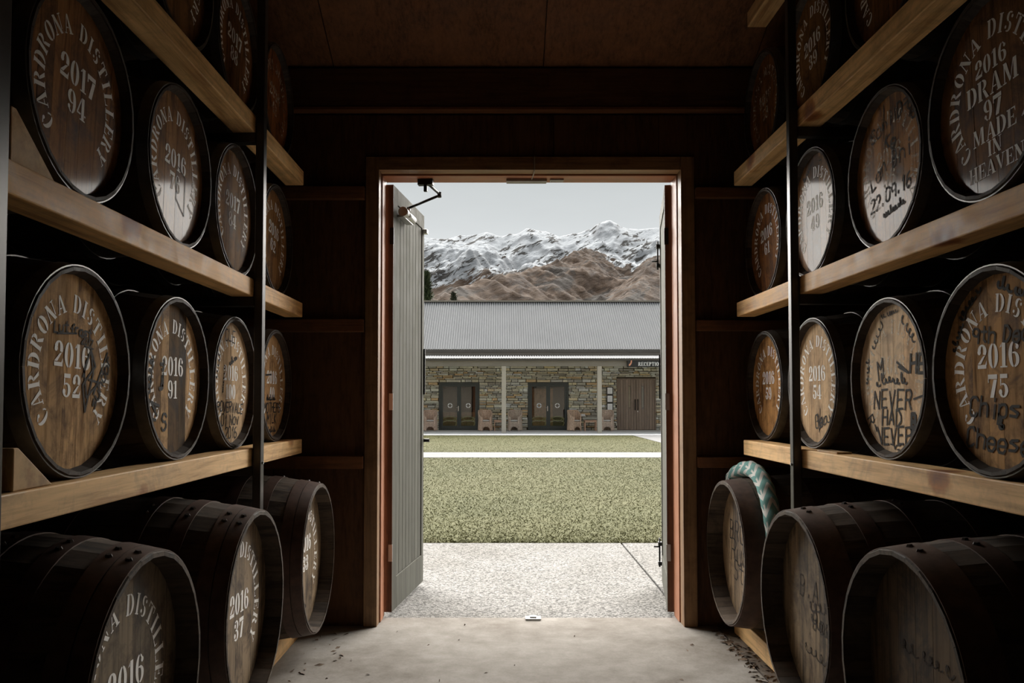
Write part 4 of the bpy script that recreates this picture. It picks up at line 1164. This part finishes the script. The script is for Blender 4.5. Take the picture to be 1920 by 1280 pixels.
# ------------------------------------------------------------------ verandah furniture
def wicker_mat():
    M = Mat('wicker')
    v = M.obj_coord(False)
    tc = M.n('ShaderNodeTexCoord').outputs['UV']
    sep = M.n('ShaderNodeSeparateXYZ', {0: tc})
    s1 = M.math('SINE', M.math('MULTIPLY', sep.outputs[0], 2 * PI * 22))
    s2 = M.math('SINE', M.math('MULTIPLY', sep.outputs[1], 2 * PI * 30))
    w = M.math('MULTIPLY', s1, M.math('ADD', M.math('MULTIPLY', s2, .35), .65))
    c = M.ramp(M.math('ADD', M.math('MULTIPLY', w, .3), M.noise(v, 22, 4)), [(.2, (.30, .21, .155)), (.5, (.66, .53, .44)), (.85, (.88, .77, .67))])
    oi = M.n('ShaderNodeObjectInfo')
    c = M.n('ShaderNodeVectorMath', {0: c, 1: oi.outputs['Color']}, operation='MULTIPLY').outputs[0]
    M.P(Base_Color=c, Roughness=.75); M.bump(w, .6, .01)
    return M.m
m_wick = wicker_mat()
m_cush = plain('white_cushion', (.82, .82, .80), .9, 0, .04)
m_teak = wood('teak', (.34, .20, .13), (.56, .36, .25), (.1, 1, 1), rough=.65, rvar=.1)
def grid_mesh(name, P, nu, nv, mat, thick=0.03):
    vs = []; fs = []; uv = []
    for i in range(nu + 1):
        for j in range(nv + 1): vs.append(P(i/nu, j/nv))
    for i in range(nu):
        for j in range(nv):
            a = i*(nv+1) + j
            fs.append((a, a + nv + 1, a + nv + 2, a + 1))
            uv += [(i/nu, j/nv), ((i+1)/nu, j/nv), ((i+1)/nu, (j+1)/nv), (i/nu, (j+1)/nv)]
    me = bpy.data.meshes.new(name); me.from_pydata(vs, [], fs)
    ul = me.uv_layers.new(name='UVMap')
    for k, q in enumerate(uv): ul.data[k].uv = q
    me.polygons.foreach_set('use_smooth', [True]*len(fs)); me.materials.append(mat); me.update()
    return me
def make_chair_meshes():
    out = {}
    # the tub: sweeps from the front of one arm round the back to the other (faces -y)
    def foot(th):   # plan outline, th -1..1
        a = th * R(142)
        return (.315 * math.sin(a) * (1.0 if abs(th) < .7 else 1.0), .30 * math.cos(a) + .02)
    def top(th):
        t_ = abs(th)
        return .86 - .05 * t_**2 if t_ < .45 else .85 - .27 * min(1, (t_ - .45) / .42) ** 1.2
    def P(u, v):
        th = u*2 - 1
        x, y = foot(th); z = .03 + (top(th) - .03) * v
        fl = 1.0 + .10 * (1 - v) ** 2 * (1 if v < .5 else 0) + .16 * max(0, v - .55) ** 1.2
        return (x * fl, y * fl, z)
    out['tub'] = grid_mesh('tub', P, 40, 12, m_wick)
    rim = [P(u/40, 1.0) for u in range(41)]
    x, y, z = rim[0]; rim = [(x, y, .02)] + [(x, y, z * .6)] + rim
    x, y, z = rim[-1]; rim = rim + [(x, y, z * .6), (x, y, .02)]
    out['rim'] = MB().tube(rim, .030, 7).mesh('rolled_rim', m_wick)
    # front apron with an arch
    def A(u, v):
        x = (u*2 - 1) * .225
        lo = .05 + .13 * max(0, 1 - (x/.20)**2) ** .7
        return (x, -.225 - .02*(1 - (u*2-1)**2), lo + (.40 - lo) * v)
    out['apron'] = grid_mesh('front_apron', A, 20, 5, m_wick)
    out['deck'] = MB().prism([(-.25, -.23), (.25, -.23), (.29, .1), (.2, .27), (-.2, .27), (-.29, .1)], 'z', .36, .40).mesh('seat_deck', m_wick)
    def Cu(u, v):
        a = u*2*PI; rr = math.sin(v*PI)
        return (.235*rr*math.copysign(abs(math.cos(a))**.5, math.cos(a)), -.02 + .235*rr*math.copysign(abs(math.sin(a))**.5, math.sin(a)), .435 + .035*math.cos(v*PI))
    out['cushion'] = grid_mesh('cushion', Cu, 24, 8, m_cush)
    out['leg'] = MB().tube([(0, 0, 0), (0, 0, .16)], [.018, .024], 7).mesh('leg', m_wick)
    return out
CH = make_chair_meshes()
def chair(x, y, rz_, label, tint=(1, 1, 1)):
    root = empty('wicker_chair', (x, y, 0), (0, 0, R(rz_)))
    root.scale = (.86, .86, 1.02)
    tag(root, label, 'chair', 'wicker chairs on the verandah')
    t_ = inst('tub', CH['tub'], root, None, None, tint)
    m = t_.modifiers.new('thick', 'SOLIDIFY'); m.thickness = .03
    inst('rolled_rim', CH['rim'], root, None, None, tint)
    a = inst('front_apron', CH['apron'], root, None, None, tint)
    m = a.modifiers.new('thick', 'SOLIDIFY'); m.thickness = .02
    inst('seat_deck', CH['deck'], root, None, None, tint)
    inst('cushion', CH['cushion'], root)
    for (lx, ly) in ((-.215, -.22), (.215, -.22), (-.22, .2), (.22, .2)): inst('leg', CH['leg'], root, (lx, ly, 0), None, tint)
CY = 35.0
def cx(px): return (px - 940) / 1530 * CY
chair(cx(807), CY, 4, 'wicker chair at the far left by the open door leaf', (1.0, .92, .88))
chair(cx(910), CY, 12, 'wicker chair between the left glazed doors and the side table', (1.0, .90, .82))
chair(cx(965.5), CY, -10, 'greyish wicker chair just right of the left verandah post', (.86, .86, .84))
chair(cx(1077), CY, 32, 'wicker chair turned sideways by the right glazed doors', (1.0, .90, .80))
chair(cx(1137.5), CY, -3, 'wicker chair half behind the right verandah post', (.98, .95, .92))
def side_table(x, y, label, sx_=1.0):
    root = empty('side_table', (x, y, 0)); root.scale = (sx_, 1, 1); tag(root, label, 'table', 'teak side tables')
    for k in range(5): MB().box(-.30, .30, -.25 + k*.1 + .003, -.25 + (k+1)*.1 - .003, .44, .465).build('slat', m_teak, root, bevel=.003)
    MB().box(-.27, .27, -.24, -.215, .37, .439).box(-.27, .27, .215, .24, .37, .439).box(-.27, -.245, -.215, .215, .37, .439).box(.245, .27, -.215, .215, .37, .439).build('apron', m_teak, root)
    for sx in (-1, 1):
        for sy in (-1, 1): MB().box(sx*.255 - .022, sx*.255 + .022, sy*.215 - .022, sy*.215 + .022, 0, .369).build('leg', m_teak, root)
side_table(cx(936), CY + .15, 'low teak side table partly behind the left verandah post', .76)
side_table(cx(1107), CY + .15, 'low teak side table beside the right verandah post', .92)

# ------------------------------------------------------------------ conifers behind the roof
def needle_mat(name, c):
    M = Mat(name); f = M.noise(M.obj_coord(False), 1.2, 5, .7)
    M.P(Base_Color=M.ramp(f, [(.3, tuple(v*.5 for v in c)), (.7, c)]), Roughness=.8)
    return M.m
def conifer(x, y, h, rad, label, c, seed, dens):
    root = empty('conifer', (x, y, -.2)); tag(root, label, 'tree')
    MB().tube([(0, 0, 0), (0, 0, h*.5), (0, 0, h*.98)], [rad*.09, rad*.06, .02], 8).build('trunk', plain('bark', (.08, .055, .04), .9), root)
    rn = random.Random(seed); mb = MB()
    for i in range(dens):
        z = h * (.10 + .89 * rn.random() ** .8); f = 1 - z / h
        rr = rad * (f ** .75) * rn.uniform(.55, 1.06) + .05; a = rn.uniform(0, 2*PI)
        # a drooping spray of leaf triangles along a twig
        for k in range(9):
            q = rn.uniform(.35, 1.0)
            px, py, pz = rr*q*math.cos(a) + rn.uniform(-.14, .14), rr*q*math.sin(a) + rn.uniform(-.14, .14), z - .25*rr*q*q + rn.uniform(-.12, .2)
            l = rn.uniform(.12, .26); b = a + rn.uniform(-1, 1); w = l * .35
            mb.add([(px - w*math.sin(b), py + w*math.cos(b), pz), (px + w*math.sin(b), py - w*math.cos(b), pz), (px + l*math.cos(b), py + l*math.sin(b), pz + rn.uniform(-.06, .22))], [(0, 1, 2)])
    o = mb.build('foliage', needle_mat('needles_%d' % seed, c), root, recalc=False)
conifer(-6.2, 67, 12.1, 2.0, 'dense dark conifer behind the left end of the roof', (.045, .075, .03), 1, 1600)
conifer(-3.62, 62, 9.75, .95, 'small dark fir tip showing above the roof ridge', (.05, .062, .04), 2, 500)

# ------------------------------------------------------------------ the snowy range
PROF = [(-2000, 470), (400, 462), (700, 450), (797, 445), (824, 444), (858, 440), (885, 438), (912, 431), (937, 438), (966, 435), (990, 425.5), (1010, 427), (1025, 428), (1040, 433), (1049, 438), (1086, 430), (1108, 425), (1122, 414.5), (1142, 413), (1157, 419), (1181, 423), (1211, 424), (1233, 425), (1300, 430), (1400, 440), (1700, 455), (3500, 480)]
def prof(px):
    for (a, b) in zip(PROF[:-1], PROF[1:]):
        if a[0] <= px <= b[0]: return a[1] + (b[1]-a[1]) * (px - a[0]) / (b[0]-a[0])
    return 470
ZRG = 5200.0
SP1 = [(4500, 1108, 462), (4000, 1069, 474), (3300, 976, 506), (2700, 880, 536), (2200, 822, 563), (1700, 760, 600)]
SP2 = [(4700, 1260, 470), (3800, 1236, 487), (3000, 1200, 525), (2400, 1165, 562), (1800, 1140, 600)]
SP3 = [(4700, 800, 470), (4000, 812, 500), (3200, 780, 540), (2500, 760, 570)]
def line3(sp):
    out = []
    for (Z, px, y) in sp: out.append(Vector(((px - 940)/1530*Z, Z, CAM_H + (752 - y)/1530*Z)))
    return out
SPL = [(line3(SP1), .50), (line3(SP2), .52)]
def spur(x, y, pts, k):
    best = -1e9
    for a, b in zip(pts[:-1], pts[1:]):
        dx, dy = b.x-a.x, b.y-a.y
        t_ = max(0, min(1, ((x-a.x)*dx + (y-a.y)*dy)/(dx*dx+dy*dy)))
        dd = math.hypot(x - a.x - t_*dx, y - a.y - t_*dy)
        best = max(best, a.z + (b.z-a.z)*t_ - k * dd)
    return best
def terrain(x, y):
    """height, and how much the smooth tussock spurs (rather than the snowy back slope) make up the ground here"""
    px = 940 + x / ZRG * 1530
    hr = CAM_H + (752 - prof(px)) / 1530 * ZRG
    s = (y - 1300) / (ZRG - 1300)
    if s <= 1: base = hr * max(0, s) ** 1.75
    else: base = hr * max(0, 1 - (s - 1) * 2.2)
    n1 = mnoise.ridged_multi_fractal(Vector((x/700, y/700, 3.1)), .9, 2.1, 6, .95, 2.0)
    n2 = mnoise.fractal(Vector((x/160, y/160, 7.7)), .8, 2.1, 6)
    w = min(1, max(0, s)) * max(0, min(1, (1.02 - s) * 7))
    h = base + w * (n1 - 1.0) * 130
    top = h; smooth = 0.0
    for pts, k in SPL:
        sp = spur(x + 40*n2*0.6, y + 60*n2, pts, k)
        dlt = sp - h
        h = h + (dlt if dlt > 60 else (max(0, dlt + 60) ** 2) / 240 if dlt > -60 else 0)
        smooth = max(smooth, min(1.0, max(0.0, (sp - top + 30) / 90)))
    # gullies run down the fall line, from the ridge towards the viewer and to the left
    g = mnoise.ridged_multi_fractal(Vector(((x*.85 - y*.30)/300, (y*.8 + x*.3)/1300, .4)), .9, 2.0, 5, .9, 2.0)
    h += (n2 * 26 + (g - 1.1) * (62 - 34 * smooth)) * max(.12, min(1, s * 1.3)) * max(.12, min(1, (1.05 - s) * 6))
    return h, smooth
nx, ny = 400, 330
gx = [-1500 + 3500 * i / nx for i in range(nx + 1)]
gy = [1300 + 4600 * j / ny for j in range(ny + 1)]
vs = [(x * (.5 + .5 * y / ZRG) if y < ZRG else x, y, 0) for y in gy for x in gx]
tv = [terrain(x, y) for (x, y, _) in vs]
vs = [(x, y, t_[0]) for (x, y, _), t_ in zip(vs, tv)]
fs = []
for j in range(ny):
    for i in range(nx):
        a = j*(nx+1) + i
        fs.append((a, a+1, a+nx+2, a+nx+1))
me = bpy.data.meshes.new('mountain_range'); me.from_pydata(vs, [], fs)
me.polygons.foreach_set('use_smooth', [True]*len(fs))
at_ = me.attributes.new('tussock', 'FLOAT', 'POINT')
at_.data.foreach_set('value', [t_[1] for t_ in tv])
def mountain_mat():
    M = Mat('tussock_and_snow')
    geo = M.n('ShaderNodeNewGeometry')
    pos = geo.outputs['Position']; nrm = geo.outputs['Normal']
    z = M.n('ShaderNodeSeparateXYZ', {0: pos}).outputs[2]
    nz = M.n('ShaderNodeSeparateXYZ', {0: nrm}).outputs[2]
    rot = M.n('ShaderNodeMapping', {'Vector': pos, 'Rotation': (0, R(36), 0)}).outputs[0]
    a = M.noise(M.n('ShaderNodeMapping', {'Vector': rot, 'Scale': (.0030, .0012, .0095)}).outputs[0], 1.0, 7, .62, .7)
    b = M.noise(M.n('ShaderNodeMapping', {'Vector': rot, 'Scale': (.011, .006, .034)}).outputs[0], 1.0, 6, .68, .5)
    ts = M.n('ShaderNodeAttribute', attribute_name='tussock').outputs['Fac']
    z = M.math('SUBTRACT', z, M.math('MULTIPLY', ts, 190.0))
    line = M.math('ADD', z, M.math('ADD', M.math('MULTIPLY', M.math('SUBTRACT', a, .5), 800.0), M.math('MULTIPLY', M.math('SUBTRACT', b, .5), 420.0)))
    snow = M.n('ShaderNodeMapRange', {'Value': line, 'From Min': 635.0, 'From Max': 665.0}).outputs[0]
    rock = M.math('MULTIPLY', M.n('ShaderNodeMapRange', {'Value': b, 'From Min': .535, 'From Max': .557}).outputs[0], M.n('ShaderNodeMapRange', {'Value': a, 'From Min': .45, 'From Max': .50}).outputs[0])
    steep = M.n('ShaderNodeMapRange', {'Value': nz, 'From Min': .80, 'From Max': .66}).outputs[0]
    tus = M.ramp(M.mix(.5, a, b), [(.38, (.016, .0105, .007)), (.47, (.044, .028, .018)), (.58, (.076, .051, .034))])
    tus = M.mix(M.math('MULTIPLY', M.n('ShaderNodeMapRange', {'Value': a, 'From Min': .53, 'From Max': .60}).outputs[0], .75), tus, (.016, .017, .017))
    sn = M.mix(M.math('MAXIMUM', M.math('MULTIPLY', rock, .96), M.math('MULTIPLY', steep, .35)), (.32, .342, .368), (.018, .016, .014))
    M.P(Base_Color=M.mix(snow, tus, sn), Roughness=.9)
    M.set(M.p.inputs['Specular IOR Level'], .1)
    M.bump(b, .6, 30.0)
    return M.m
me.materials.append(mountain_mat()); me.update()
o = inst('mountain_range', me)
o['kind'] = 'structure'
o['label'] = 'brown tussock mountain range with snow along its ridge'
